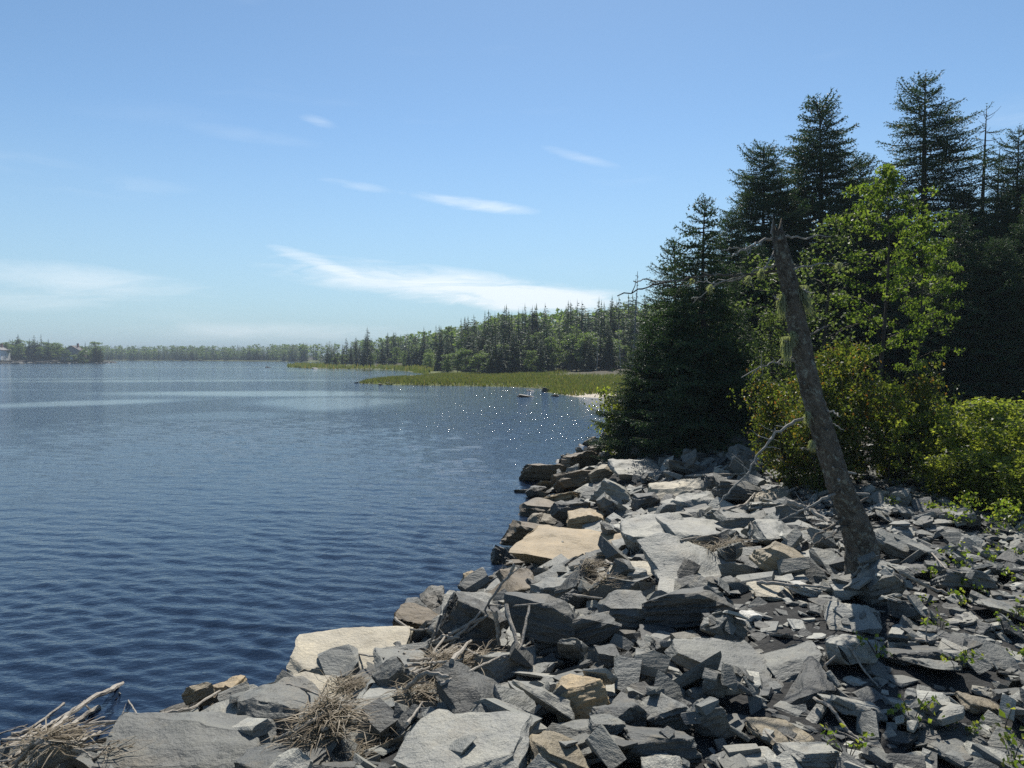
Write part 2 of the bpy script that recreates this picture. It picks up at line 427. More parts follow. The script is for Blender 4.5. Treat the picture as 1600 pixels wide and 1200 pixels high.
def build_water():
    x, y, r, T = polar_grid(2.6, 1440, 780, -66, 26, 385)
    dr = r * math.log(1440 / 2.6) / 780
    g = np.random.default_rng(3)
    z = np.zeros_like(x); sx = np.zeros_like(x); sy = np.zeros_like(x)
    gust = .65 + .7 * fbm(x * .05, y * .09, 44, 3)
    for k in range(46):
        lam = .13 * (6.5 ** (k / 45.0)) * g.uniform(.9, 1.1)
        th = g.normal(0, .30) + .14
        kx, ky = math.sin(th) * 2 * math.pi / lam, math.cos(th) * 2 * math.pi / lam
        amp = lam * .0085 * (1.05 if lam < .40 else .28) * g.uniform(.6, 1.35)
        fade = sstep(1.6, 3.6, lam / dr)
        ph = kx * x + ky * y + g.uniform(0, 6.28) + 1.6 * fbm(x * .35, y * .35, 70 + k, 2)
        wv = np.sin(ph)
        z += amp * fade * gust * (wv + .28 * np.cos(2 * ph))
    # wind-sheltered slicks
    calm = np.zeros_like(x)
    warp = 9 * (fbm(x * .06, y * .06, 31, 3) - .5)
    for (cx, cy, wx, wy, rot, st) in [(-20, 58, 15, 5.0, -.12, .95), (-11.5, 47, 5.5, 9, .35, .85), (-27, 47, 9, 4, .75, .9), (-40, 88, 26, 5, .10, .8), (-70, 95, 30, 5, .1, .7), (-22, 150, 40, 14, 0, .55), (-90, 190, 60, 12, 0, .6), (-15, 36, 5, 3.2, .3, .55), (-60, 62, 26, 3, .1, .5)]:
        c, s = math.cos(rot), math.sin(rot); u = (x - cx) * c + (y - cy) * s + warp; v = -(x - cx) * s + (y - cy) * c + .5 * warp
        calm = np.maximum(calm, st * sstep(1.15, .5, np.sqrt((u / wx) ** 2 + (v / wy) ** 2)))
    calm = np.clip(calm + .25 * sstep(.55, .75, fbm(x * .012, y * .03, 33, 4)), 0, 1)
    z *= (1 - .75 * calm)
    tint = np.stack([calm, gust * (.60 + .58 * sstep(14, 45, r)), np.zeros_like(x)], 1)
    q = NT('tidal_water')
    a = q.n('ShaderNodeAttribute', attribute_name='tint'); sp = q.n('ShaderNodeSeparateColor'); q.l(a.outputs['Color'], sp.inputs[0])
    geo = q.n('ShaderNodeNewGeometry'); pos = geo.outputs['Position']
    q.b.inputs['Base Color'].default_value = (.009, .018, .037, 1)
    q.b.inputs['Roughness'].default_value = .06
    q.b.inputs['IOR'].default_value = 1.333
    n1 = q.noise(pos, 1.0, 3, .55, mapping=(2.6, 5.0, 1))
    n2 = q.noise(pos, 1.0, 3, .6, mapping=(5.5, 9.0, 1))
    n3 = q.noise(pos, 1.0, 2, .5, mapping=(17, 26, 1))
    h = q.math('ADD', q.math('MULTIPLY', n1, .030), q.math('ADD', q.math('MULTIPLY', n2, .030), q.math('MULTIPLY', n3, .012)))
    bn = q.n('ShaderNodeBump'); bn.inputs['Distance'].default_value = 1.0
    q.l(h, bn.inputs['Height'])
    q.l(q.math('MULTIPLY', q.math('SUBTRACT', 1.0, q.math('MULTIPLY', sp.outputs[0], .92)), q.math('MULTIPLY', sp.outputs[1], .85)), bn.inputs['Strength'])
    q.l(bn.outputs[0], q.b.inputs['Normal'])
    o = add('water', mesh_np('water', np.stack([x, y, z], 1), T, [q.m], smooth=True, tint=tint))
    tag(o, kind='structure')

build_ground()
build_water()

def build_haze():
    m = bpy.data.materials.new('haze'); m.use_nodes = True; nt = m.node_tree
    for n in list(nt.nodes):
        if n.type == 'BSDF_PRINCIPLED': nt.nodes.remove(n)
    v = nt.nodes.new('ShaderNodeVolumePrincipled')
    v.inputs['Color'].default_value = (.80, .90, 1.0, 1); v.inputs['Density'].default_value = HAZE
    v.inputs['Anisotropy'].default_value = -.25
    nt.links.new(v.outputs[0], nt.nodes['Material Output'].inputs['Volume'])
    b = MB(); b.box((0, 620, 11), (3600, 2300, 28))
    tag(add('haze', b.mesh('haze', [m])), 'thin pale haze over the far water and woods', 'haze', kind='stuff')
HAZE = .0006
build_haze()

# ------------------------------------------------------------------ rocks
def rock_mesh(name, seed, dims, ncuts=9, lmax=.09, rough=1.0, mat=ROCK, strata=1.0):
    """an angular block split from slate: a box cut by random planes, then ledges and chips worked into its sides"""
    g = random.Random(seed)
    bm = bmesh.new()
    bmesh.ops.create_cube(bm, size=1.0)
    for v in bm.verts:
        v.co = Vector((v.co.x * dims[0], v.co.y * dims[1], v.co.z * dims[2]))
        v.co += Vector([g.uniform(-.15, .15) * d for d in dims])
    for k in range(ncuts):
        n = Vector((g.gauss(0, 1), g.gauss(0, 1), g.gauss(0, .75)))
        n = Vector((n.x / dims[0], n.y / dims[1], n.z / dims[2])).normalized()
        sup = max(v.co.dot(n) for v in bm.verts)
        bmesh.ops.bisect_plane(bm, geom=bm.verts[:] + bm.edges[:] + bm.faces[:], plane_co=n * sup * g.uniform(.52, .92), plane_no=n, clear_outer=True)
    hull = bmesh.ops.convex_hull(bm, input=bm.verts[:])
    bmesh.ops.delete(bm, geom=[x for x in bm.verts if not x.link_faces], context='VERTS')
    bmesh.ops.dissolve_limit(bm, angle_limit=R(7), verts=bm.verts[:], edges=bm.edges[:])
    if lmax < .5:
        bmesh.ops.bevel(bm, geom=bm.edges[:], offset=.012, segments=1, affect='EDGES', clamp_overlap=True)
    bmesh.ops.triangulate(bm, faces=bm.faces[:])
    if lmax < .5:
        for it in range(7):
            es = [e for e in bm.edges if e.calc_length() > lmax]
            if not es: break
            bmesh.ops.subdivide_edges(bm, edges=es, cuts=1)
            bmesh.ops.triangulate(bm, faces=bm.faces[:])
        bm.normal_update()
        o = Vector((g.uniform(0, 50), g.uniform(0, 50), g.uniform(0, 50)))
        ax = Vector((g.uniform(-.25, .25), g.uniform(-.25, .25), 1)).normalized()
        disp = []
        for v in bm.verts:
            p, n = v.co, v.normal
            a = mnoise.fractal(p * 2.6 + o, .9, 2.0, 4) * .045
            t = p.dot(ax)
            lay = mnoise.noise(Vector((t * 13.0, 3.1, o.x)) + Vector((0, p.x * 1.2, p.y * 1.2))) + .6 * mnoise.noise(Vector((t * 31.0, 9.1 + p.x * 2, o.y + p.y * 2)))
            side = 1 - abs(n.dot(ax))
            stp = .014 * round(2.2 * mnoise.noise(p * 2.1 + o * 2)) * abs(n.dot(ax))
            disp.append(n * ((a + lay * .055 * side * strata) * rough))
        for v, d in zip(bm.verts, disp): v.co += d
    me = bpy.data.meshes.new(name); bm.to_mesh(me); bm.free()
    me.materials.append(mat)
    for p in me.polygons: p.use_smooth = True
    me.set_sharp_from_angle(angle=R(26))
    return me

def verts_of(me):
    a = np.empty(len(me.vertices) * 3, np.float32); me.vertices.foreach_get('co', a); return a.reshape(-1, 3).astype(float)

BLOCKS = [rock_mesh('boulder', 100 + i, (1, random.Random(i).uniform(.62, .95), random.Random(i + 50).uniform(.5, .8)), 8 + i % 5, .072) for i in range(16)]
SLABS = [rock_mesh('slab', 200 + i, (1, random.Random(i).uniform(.6, .95), random.Random(i + 70).uniform(.20, .36)), 7 + i % 4, .075, strata=.9) for i in range(14)]
PLATES = [rock_mesh('plate', 300 + i, (1, random.Random(i).uniform(.55, .95), random.Random(i + 90).uniform(.12, .28)), 7, .16, .6) for i in range(14)]
LOW = [rock_mesh('chip', 400 + i, (1, random.Random(i).uniform(.5, .95), random.Random(i + 30).uniform(.10, .42)), 5, 1.0) for i in range(12)]
VERTS = {m.name: verts_of(m) for m in BLOCKS + SLABS + PLATES + LOW}

# height map of the growing rock bank, so that each rock comes to rest on those below it
CELL = .05
HX0, HX1, HY0, HY1 = -7.0, 13.0, 1.0, 34.0
gx = np.arange(HX0, HX1, CELL); gy = np.arange(HY0, HY1, CELL)
GX, GY = np.meshgrid(gx, gy, indexing='ij')
BASE = land_z(GX, GY); HM = BASE.copy(); SD = poly_sd(GX, GY, COAST)

def cell(x, y):
    return (np.clip(((np.asarray(x) - HX0) / CELL).astype(int), 0, len(gx) - 1), np.clip(((np.asarray(y) - HY0) / CELL).astype(int), 0, len(gy) - 1))

def height(x, y): i, j = cell(x, y); return HM[i, j]

def hit(px, py, lift=0.0):
    """where a sight line meets the rock bank"""
    d = ray(px, py); t = np.linspace(1.2, 34, 4200)
    P = np.array([0, 0, CAM_Z]) + d[None, :] * t[:, None]
    below = P[:, 2] < np.maximum(height(P[:, 0], P[:, 1]), 0) + lift
    k = int(np.argmax(below)) if below.any() else len(t) - 1
    return P[k]

HEROMASK = np.zeros(BASE.shape, bool)
def settle(me, x, y, dims, rot, sink=70, hero=False):
    """z at which the rock rests; records its top in the height map"""
    M3 = np.array(rot.to_matrix()) @ np.diag(dims)
    V = VERTS[me.name] @ M3.T
    i, j = cell(V[:, 0] + x, V[:, 1] + y)
    key = i * len(gy) + j
    u, inv = np.unique(key, return_inverse=True)
    bot = np.full(len(u), 1e9); top = np.full(len(u), -1e9)
    np.minimum.at(bot, inv, V[:, 2]); np.maximum.at(top, inv, V[:, 2])
    ui, uj = u // len(gy), u % len(gy)
    low = bot < np.percentile(bot, 60)
    z = np.percentile((HM[ui, uj] - bot)[low], sink)
    HM[ui, uj] = np.maximum(HM[ui, uj], z + top - .01)
    if hero: HEROMASK[ui, uj] = True
    return z

TINT = {'g': (.150, .152, .138), 'l': (.260, .256, .226), 'd': (.080, .082, .077), 'o': (.320, .245, .145), 't': (.225, .190, .132), 'w': (.48, .47, .43), 'b': (.125, .096, .060), 'c': (.37, .33, .25)}
TWORD = {'g': 'grey', 'l': 'pale grey', 'd': 'dark', 'o': 'ochre', 't': 'tan', 'b': 'brown'}
ROCKS = []
from mathutils import Euler
def place_rock(name, me, x, y, dims, rz, tilt, tint, label, cat='boulder', group=None, sink=70, jit=.10, hero=False):
    e = Euler((tilt[0], tilt[1], rz))
    z = settle(me, x, y, dims, e, sink, hero)
    o = add(name, me, None, (x, y, z), e, dims)
    t = TINT[tint] if isinstance(tint, str) else tint
    k = 1 + rng.uniform(-jit, jit)
    o.color = (t[0] * k, t[1] * k, t[2] * k, 1)
    tag(o, label, cat, group, 'thing')
    ROCKS.append(o)
    return o

# (x0, x1, y0, y1 in the photograph, kind b=block s=slab, tint, label)
G_B = 'rocks of the bank along the water'
HERO = [
 (180, 412, 1112, 1205, 's', 'g', 'large flat grey slab beside the driftwood pile at the water'),
 (376, 492, 1033, 1152, 'b', 'g', 'pointed grey boulder standing at the water edge above the flat slab'),
 (302, 402, 1062, 1118, 's', 'l', 'low pale slab at the water behind the pointed boulder'),
 (460, 626, 973, 1050, 's', 'c', 'big pale tan slab jutting into the water'),
 (452, 552, 1047, 1084, 's', 'c', 'pale slab between the pointed boulder and the tan slab'),
 (368, 512, 1148, 1215, 'b', 'd', 'dark rounded boulder below the pointed boulder, cut by the photo edge'),
 (505, 562, 1155, 1210, 'b', 'd', None),
 (556, 688, 1036, 1118, 'b', 'l', 'hollowed light grey boulder beside the reed litter'),
 (550, 634, 1076, 1130, 'b', 'g', None),
 (615, 806, 1116, 1215, 'b', 'l', 'smooth pale grey boulder at the bottom edge, broadest one there'),
 (636, 772, 1092, 1164, 's', 'g', 'grey slab leaning just above the smooth pale boulder'),
 (700, 834, 1010, 1130, 'b', 'd', 'dark wedge shaped boulder below the upright bleached stick'),
 (786, 896, 945, 1030, 'b', 'd', 'dark round boulder with layered cracks right of the upright stick'),
 (850, 975, 935, 1012, 'b', 'd', 'dark humped boulder right of the cracked round boulder'),
 (943, 1030, 909, 975, 'b', 'g', None),
 (830, 899, 886, 947, 'b', 'g', 'grey peaked boulder beside the reed tuft at mid bank'),
 (685, 765, 923, 982, 'b', 'l', 'pale knobbly boulder at the water above the driftwood'),
 (613, 689, 934, 995, 'b', 'b', 'dark wet brown boulder beside the big tan slab'),
 (744, 834, 888, 937, 'b', 'b', 'brown boulder at the water above the pale knobbly one'),
 (586, 669, 992, 1040, 's', 'g', None),
 (858, 944, 1024, 1109, 'b', 'o', 'boulder with a yellow ochre top in the near bank'),
 (854, 940, 1079, 1126, 's', 'g', None),
 (833, 927, 1117, 1195, 'b', 't', 'tan brown boulder near the bottom edge'),
 (919, 972, 1115, 1157, 'b', 'g', None),
 (930, 1016, 1053, 1143, 'b', 'd', 'dark steep boulder right of the ochre topped one'),
 (968, 1088, 1105, 1174, 'b', 'd', 'dark thinly layered boulder near the bottom edge'),
 (1002, 1071, 1146, 1210, 'b', 'l', None),
 (1005, 1078, 1060, 1119, 'b', 'g', None),
 (923, 989, 985, 1037, 'b', 'd', None),
 (995, 1030, 968, 1012, 'b', 'g', None),
 (1019, 1068, 960, 1026, 'b', 'd', None),
 (1062, 1193, 978, 1041, 's', 'g', 'broad flat topped grey block left of the trunk shadow'),
 (1015, 1142, 894, 962, 'b', 'd', 'large dark boulder in front of the pale domed boulder'),
 (1188, 1271, 839, 897, 'b', 't', 'brown wedge shaped block just left of the dead trunk'),
 (1099, 1150, 937, 975, 'b', 'd', None),
 (1139, 1182, 928, 958, 'b', 'w', 'white quartz stone under dark twig shadows'),
 (1240, 1281, 892, 915, 'b', 'w', 'small white stone left of the trunk foot'),
 (1177, 1239, 896, 915, 's', 'c', 'thin cream slab left of the small white stone'),
 (1295, 1372, 927, 958, 's', 'l', 'pale flat slab crossed by the trunk shadow'),
 (1300, 1368, 873, 907, 's', 'd', 'dark slab at the foot of the dead trunk'),
 (1288, 1362, 954, 1034, 's', 'l', 'flat slab lying wholly in the trunk shadow'),
 (1188, 1289, 983, 1027, 's', 'g', None),
 (1185, 1292, 1019, 1060, 's', 'd', 'dark slab at the end of the trunk shadow'),
 (1172, 1258, 1092, 1137, 's', 't', 'tan layered slab with rusty streaks near the bottom edge'),
 (1232, 1313, 1123, 1172, 'b', 'l', 'pale stone among twigs near the bottom edge'),
 (1070, 1114, 1030, 1082, 'b', 'g', None),
 (1282, 1365, 1054, 1089, 's', 'l', None),
 (1426, 1502, 1009, 1037, 's', 'g', None),
 (1505, 1574, 982, 1017, 's', 'g', None),
 (1460, 1530, 1102, 1133, 's', 'd', None),
 (1491, 1557, 1047, 1082, 's', 't', 'tan stained slab in the chip field beside a weed'),
 (1467, 1543, 879, 913, 'b', 'g', 'rounded grey block beside the bleached stick in the chip field'),
 (1526, 1606, 920, 944, 's', 'g', None),
 (1374, 1464, 973, 1013, 's', 'd', 'dark flat slab under the forked dead branch'),
 (826, 984, 806, 872, 's', 'o', 'longest tan slab of the bank, its front in deep shadow'),
 (972, 1072, 800, 866, 'b', 'l', 'light grey craggy boulder right of the long tan slab'),
 (1040, 1163, 797, 856, 's', 'l', 'broad light grey block with a smooth sloping top'),
 (1022, 1169, 848, 902, 'b', 'l', 'pale domed boulder streaked with cracks at mid bank'),
 (866, 983, 857, 912, 's', 't', 'tan slab with a reed tuft lying on it'),
 (958, 1027, 864, 892, 's', 'c', 'small cream slab beside the tan slab'),
 (785, 834, 866, 925, 'b', 'b', None),
 (791, 850, 851, 876, 's', 'b', None),
 (780, 879, 815, 863, 'b', 'b', 'long wet dark boulder at the water below the tan blocks'),
 (827, 870, 794, 824, 'b', 't', None),
 (862, 922, 773, 824, 'b', 'd', None),
 (888, 948, 786, 824, 'b', 'o', 'small ochre boulder above the longest tan slab'),
 (815, 883, 771, 806, 'b', 'b', None),
 (836, 912, 758, 785, 's', 'o', 'flat ochre slab at the water above the wet rocks'),
 (802, 863, 752, 769, 's', 'b', 'flat wet rock lying out in the water'),
 (817, 886, 722, 754, 'b', 'b', 'dark rock lying farthest out at the water edge'),
 (859, 928, 731, 764, 'b', 'b', None),
 (921, 990, 748, 792, 'b', 'l', 'pale fluted boulder with dry grass on its right side'),
 (921, 957, 722, 752, 'b', 't', None),
 (953, 1032, 713, 743, 's', 'l', None),
 (882, 938, 703, 731, 'b', 'b', None),
 (918, 964, 690, 714, 'b', 'b', None),
 (947, 983, 675, 697, 'b', 't', 'brown rock at the water under the leafy spruce skirt'),
 (986, 1026, 755, 792, 'b', 'd', None),
 (1012, 1096, 737, 772, 's', 'c', 'brightest cream slab in the far half of the bank'),
 (1002, 1055, 768, 821, 'b', 'g', 'grey pyramid shaped boulder below the cream slab'),
 (1031, 1107, 774, 814, 's', 'g', 'tilted slate slab with a straight ridge below the cream slab'),
 (1061, 1123, 761, 795, 's', 'l', None),
 (1103, 1143, 786, 814, 'b', 'g', None),
 (1126, 1178, 794, 834, 'b', 'g', None),
 (1116, 1182, 745, 788, 'b', 'd', None),
 (1171, 1237, 750, 779, 's', 't', None),
 (1178, 1256, 800, 853, 's', 'l', None),
 (1174, 1237, 768, 795, 's', 'l', None),
 (1038, 1104, 714, 739, 's', 'g', None),
 (1070, 1117, 700, 720, 's', 'g', None),
 (1145, 1185, 693, 723, 'b', 'g', 'upright grey block against the dark shrub, farthest in the bank'),
 (1191, 1237, 708, 733, 's', 'l', None),
 (1366, 1438, 830, 865, 'b', 'g', 'grey angular block just right of the dead trunk'),
 (1423, 1478, 842, 874, 'b', 'd', None),
 (1358, 1401, 775, 795, 's', 'l', None),
 (1403, 1458, 856, 888, 's', 'd', None),
 (1338, 1387, 751, 775, 's', 'c', 'pale flat slab right of the dead trunk below the saplings'),
 (1000, 1050, 650, 690, 'b', 'l', None),
]
def hero_rocks():
    order = sorted(range(len(HERO)), key=lambda k: -(HERO[k][1] - HERO[k][0]) / max(.3, HERO[k][3] - 556))
    for n, k in enumerate(order):
        x0, x1, y0, y1, kind, tint, label = HERO[k]
        g = random.Random(900 + k)
        # where its foot stands on the bank
        px, py = (x0 + x1) / 2, y0 * .30 + y1 * .70
        z = .6
        for it in range(12):
            p = at(px, py, z); i, j = cell(p[0], p[1]); z = .6 * z + .4 * (max(BASE[i, j], -.1) + .12)
        depth = p[1]
        w = (x1 - x0) / FPX * depth
        hpx = (y1 - y0) / FPX * depth
        dep = (CAM_Z - z) / math.hypot(p[0], p[1])            # how steeply one looks down on it
        me = (BLOCKS if kind == 'b' else SLABS)[g.randrange(16 if kind == 'b' else 14)]
        V = VERTS[me.name]; ext = V.max(0) - V.min(0)
        dy = w * g.uniform(.75, 1.0)
        hz = max(.40 * w, (hpx - dy * dep * .8)) if kind == 'b' else max(.20 * w, (hpx - dy * dep * .9))
        hz = min(hz, .62 * w)
        dims = (w / ext[0] * 1.12, 1.08 * dy / ext[1], hz / ext[2] * 1.05)
        tl = (g.uniform(-.24, .40), g.uniform(-.30, .30))
        yaw = g.uniform(-.35, .35) + (math.pi if g.random() < .5 else 0)
        place_rock('boulder' if kind == 'b' else 'flat_rock', me, p[0], p[1], dims, yaw, tl, tint,
                   label or '%s %s %s, %s %s' % ('smallish' if w < .35 else 'fair sized' if w < .55 else 'large', TWORD[tint], 'block' if kind == 'b' else 'slab', 'at the water' if SD[i, j] < 1.1 else 'halfway up the bank' if SD[i, j] < 3 else 'on top of the bank', 'near the bottom edge' if depth < 4.6 else 'level with the dead trunk' if depth < 8 else 'before the spruces' if depth < 15 else 'at its far end'),
                   'boulder' if kind == 'b' else 'slab', G_B, 45, hero=True)
hero_rocks()

def fill_rocks():
    g = random.Random(5); n = 0; tries = 0
    # the rest of the bank: medium and small blocks in the gaps
    for (count, lo, hi, thr) in ((45, .34, .52, .22), (110, .20, .36, .28), (120, .14, .26, .22)):
        k = 0
        while k < count and tries < 60000:
            tries += 1
            y = 2.3 + 26 * g.random() ** 1.7; x = g.uniform(-4.5, 7.5)
            if abs(x) > y * .76 + .3: continue
            i, j = cell(x, y); s = SD[i, j]
            if s < -.25 or s > 5.2 + (1.2 if y > 9 else 0) + g.uniform(-.6, .6): continue
            size = g.uniform(lo, hi) * (1.0 if s < 4.2 else .7)
            if HM[i, j] - BASE[i, j] > thr or (HEROMASK[i, j] and g.random() < .85): continue
            slab = g.random() < .35
            if 1.5 < x < 2.45 and 3.7 < y < 5.75: continue      # the bare slabs below the dead trunk
            me = g.choice(SLABS if slab else BLOCKS); e = VERTS[me.name]; ext = e.max(0) - e.min(0)
            sc = size / ext[0]
            tint = g.choice('gggggdddllll' if s > .8 else 'bbdtgo')
            place_rock('flat_rock' if slab else 'boulder', me, x, y, (sc, sc * g.uniform(.8, 1.15), sc * g.uniform(.8, 1.2)), g.uniform(0, 6.28), (g.gauss(0, .38), g.gauss(0, .38)), tint,
                       ('%s %s %s, %s' % ('small' if size < .26 else 'middling' if size < .38 else 'stout', TWORD[tint], 'flat rock' if slab else 'angular rock', 'at the water' if s < 1.1 else 'halfway up the bank' if s < 3 else 'on top of the bank')) +
                       (' near the bottom edge' if y < 4.6 else ' level with the dead trunk' if y < 8 else ' before the spruces' if y < 15 else ' at its far end'), 'slab' if slab else 'boulder', 'small rocks filling the bank', 50, .25)
            k += 1
fill_rocks()

def plates():
    g = random.Random(8); k = 0; tries = 0
    while k < 295 and tries < 40000:
        tries += 1
        y = 2.3 + 9.5 * g.random() ** 1.25; x = g.uniform(.3, 7.8)
        if abs(x) > y * .74 + .2: continue
        i, j = cell(x, y); s = SD[i, j]
        if s < 4.3 + g.uniform(-.7, .7) or s > 9.0: continue
        if HM[i, j] - BASE[i, j] > .17 or (HEROMASK[i, j] and g.random() < .9): continue
        if 1.5 < x < 2.45 and 3.7 < y < 5.75 and g.random() < .8: continue
        size = .09 + .27 * g.random() ** 1.7; tint = g.choice('gggddlll')
        me = g.choice(PLATES); e = VERTS[me.name]; ext = e.max(0) - e.min(0); sc = size / ext[0]
        place_rock('slate_plate', me, x, y, (sc, sc * g.uniform(.8, 1.2), sc * g.uniform(.8, 1.3)), g.uniform(0, 6.28), (g.gauss(0, .16), g.gauss(0, .16)), tint,
                   '%s %s slate plate in the chip field %s' % ('small' if size < .15 else 'middling' if size < .24 else 'broad', TWORD[tint], 'near the bottom edge' if y < 3.8 else 'right of the trunk shadow' if y < 5.6 else 'behind the trunk foot' if y < 8 else 'by the bushes'), 'slate', 'slate plates of the chip field', 55, .25)
        k += 1
plates()

def chips():
    """countless small slate chips between the plates and in the gaps of the bank"""
    g = np.random.default_rng(19); b = MB(); made = 0
    slopeX, slopeY = np.gradient(HM, CELL)
    cols = np.array([TINT[c] for c in 'ggggddll'])
    N = 34000
    ys = 1.9 + 24 * g.random(N) ** 2.1; xs = g.uniform(-4.5, 9, N)
    for x, y in zip(xs, ys):
        if abs(x) > y * .80 + (.3 if x < 0 else 1.7): continue
        i, j = cell(x, y); s = SD[i, j]
        if s < .2 or s > 9.5: continue
        if HEROMASK[i, j] and g.random() < .93: continue
        field = s > 4.3 + .5 * math.sin(x * 3)
        if not field and HM[i, j] - BASE[i, j] > .14: continue
        if y > 12 and g.random() > .5: continue
        size = (.035 + .13 * g.random() ** 2.2) * (1.0 if field else 1.9) * (1 if y < 6 else 1.4)
        me = LOW[g.integers(len(LOW))]
        V = VERTS[me.name]
        T = LOW_T[me.name]
        rz = g.uniform(0, 6.28); sx = float(np.clip(slopeX[i, j], -.8, .8)); sy = float(np.clip(slopeY[i, j], -.8, .8))
        n = Vector((-sx + g.normal(0, .22), -sy + g.normal(0, .22), 1)).normalized()
        q = n.to_track_quat('Z', 'Y').to_matrix() @ Matrix.Rotation(rz, 3, 'Z')
        W = (V * size * np.array([1, g.uniform(.7, 1.2), g.uniform(.6, 1.2)])) @ np.array(q).T + np.array([x, y, HM[i, j] + size * .05])
        c = cols[g.integers(len(cols))] * g.uniform(.7, 1.35)
        b.put(W, T, 0, c); made += 1
    me = b.mesh('slate_chips', [CHIP])
    o = add('slate_chips', me); tag(o, 'countless small dark slate chips between the larger stones', 'gravel', kind='stuff')
def tris_of(me):
    me.calc_loop_triangles(); a = np.empty(len(me.loop_triangles) * 3, np.int32); me.loop_triangles.foreach_get('vertices', a); return a.reshape(-1, 3)
LOW_T = {m.name: tris_of(m) for m in LOW}
chips()

# ------------------------------------------------------------------ trees
def needles_along(P, D, rg, n, ln, wd, spread=.75):
    """n thin needle blades round each point P pointing forward along D"""
    P = np.repeat(P, n, 0); D = np.repeat(D, n, 0); m = len(P)
    rnd = rg.normal(0, 1, (m, 3)); rnd -= D * (rnd * D).sum(1)[:, None]; rnd /= np.linalg.norm(rnd, axis=1)[:, None] + 1e-9
    d = D * rg.uniform(.35, 1.0, (m, 1)) + rnd * spread; d /= np.linalg.norm(d, axis=1)[:, None]
    L = ln * rg.uniform(.6, 1.25, (m, 1))
    side = np.cross(d, rg.normal(0, 1, (m, 3))); side /= np.linalg.norm(side, axis=1)[:, None] + 1e-9
    a = P - side * wd; b = P + side * wd; t = P + d * L
    V = np.stack([a, b, t], 1).reshape(-1, 3)
    return V

def spruce_branch(L, rg, dens=1.0, ln=.055, wd=.0085, droop=.12):
    """a spruce bough: flat fan of twigs set with needles; x runs outward"""
    ns = max(4, int(L / .075))
    out = []
    xs = np.linspace(.10 * L + .03, L, ns)
    zc = lambda x: -droop * L * np.sin(np.clip(x / L, 0, 1) * 2.2) + .10 * L * (x / L) ** 3
    for x in xs:
        for sgn in (-1, 1):
            if rg.random() > dens: continue
            l = min(.50 * (L - x) + .07, .50) * rg.uniform(.55, 1.15)
            a = rg.uniform(.65, 1.05) * sgn
            d = np.array([math.cos(a), math.sin(a), rg.uniform(-.28, .10)]); d /= np.linalg.norm(d)
            k = max(2, int(l / .045)); t = np.linspace(.0, 1, k)[:, None]
            P = np.array([x, 0, zc(x)]) + d * l * t + np.array([0, 0, -.18 * l]) * t * t
            out.append(needles_along(P, np.tile(d, (k, 1)), rg, 3, ln, wd * 1.2))
            if l > .22:   # side shoots
                for u in (.4, .65):
                    a2 = a + rg.choice([-.8, .8]); d2 = np.array([math.cos(a2), math.sin(a2), rg.uniform(-.2, .1)])
                    k2 = max(2, int(l * .4 / .045)); t2 = np.linspace(.1, 1, k2)[:, None]
                    out.append(needles_along(np.array([x, 0, zc(x)]) + d * l * u + d2 * l * .38 * t2, np.tile(d2 / np.linalg.norm(d2), (k2, 1)), rg, 3, ln, wd * 1.2))
    k = max(3, int(L / .05)); t = np.linspace(.25, 1, k)
    P = np.stack([t * L, 0 * t, zc(t * L)], 1)
    out.append(needles_along(P, np.tile([1., 0, .1], (k, 1)), rg, 4, ln, wd))
    V = np.vstack(out)
    wx = np.linspace(0, L, 5); W = MB(); W.tube(np.stack([wx, 0 * wx, zc(wx)], 1), np.linspace(.006 + .009 * L, .003, 5), 4, cap=False)
    return V, np.vstack(W.V), np.vstack(W.T)

_rb = np.random.default_rng(77)
LENS = (.25, .5, .8, 1.2, 1.7, 2.3)
BOUGH = {d: {L: [spruce_branch(L, _rb, d) for k in range(3)] for L in LENS} for d in (1.0, .45)}

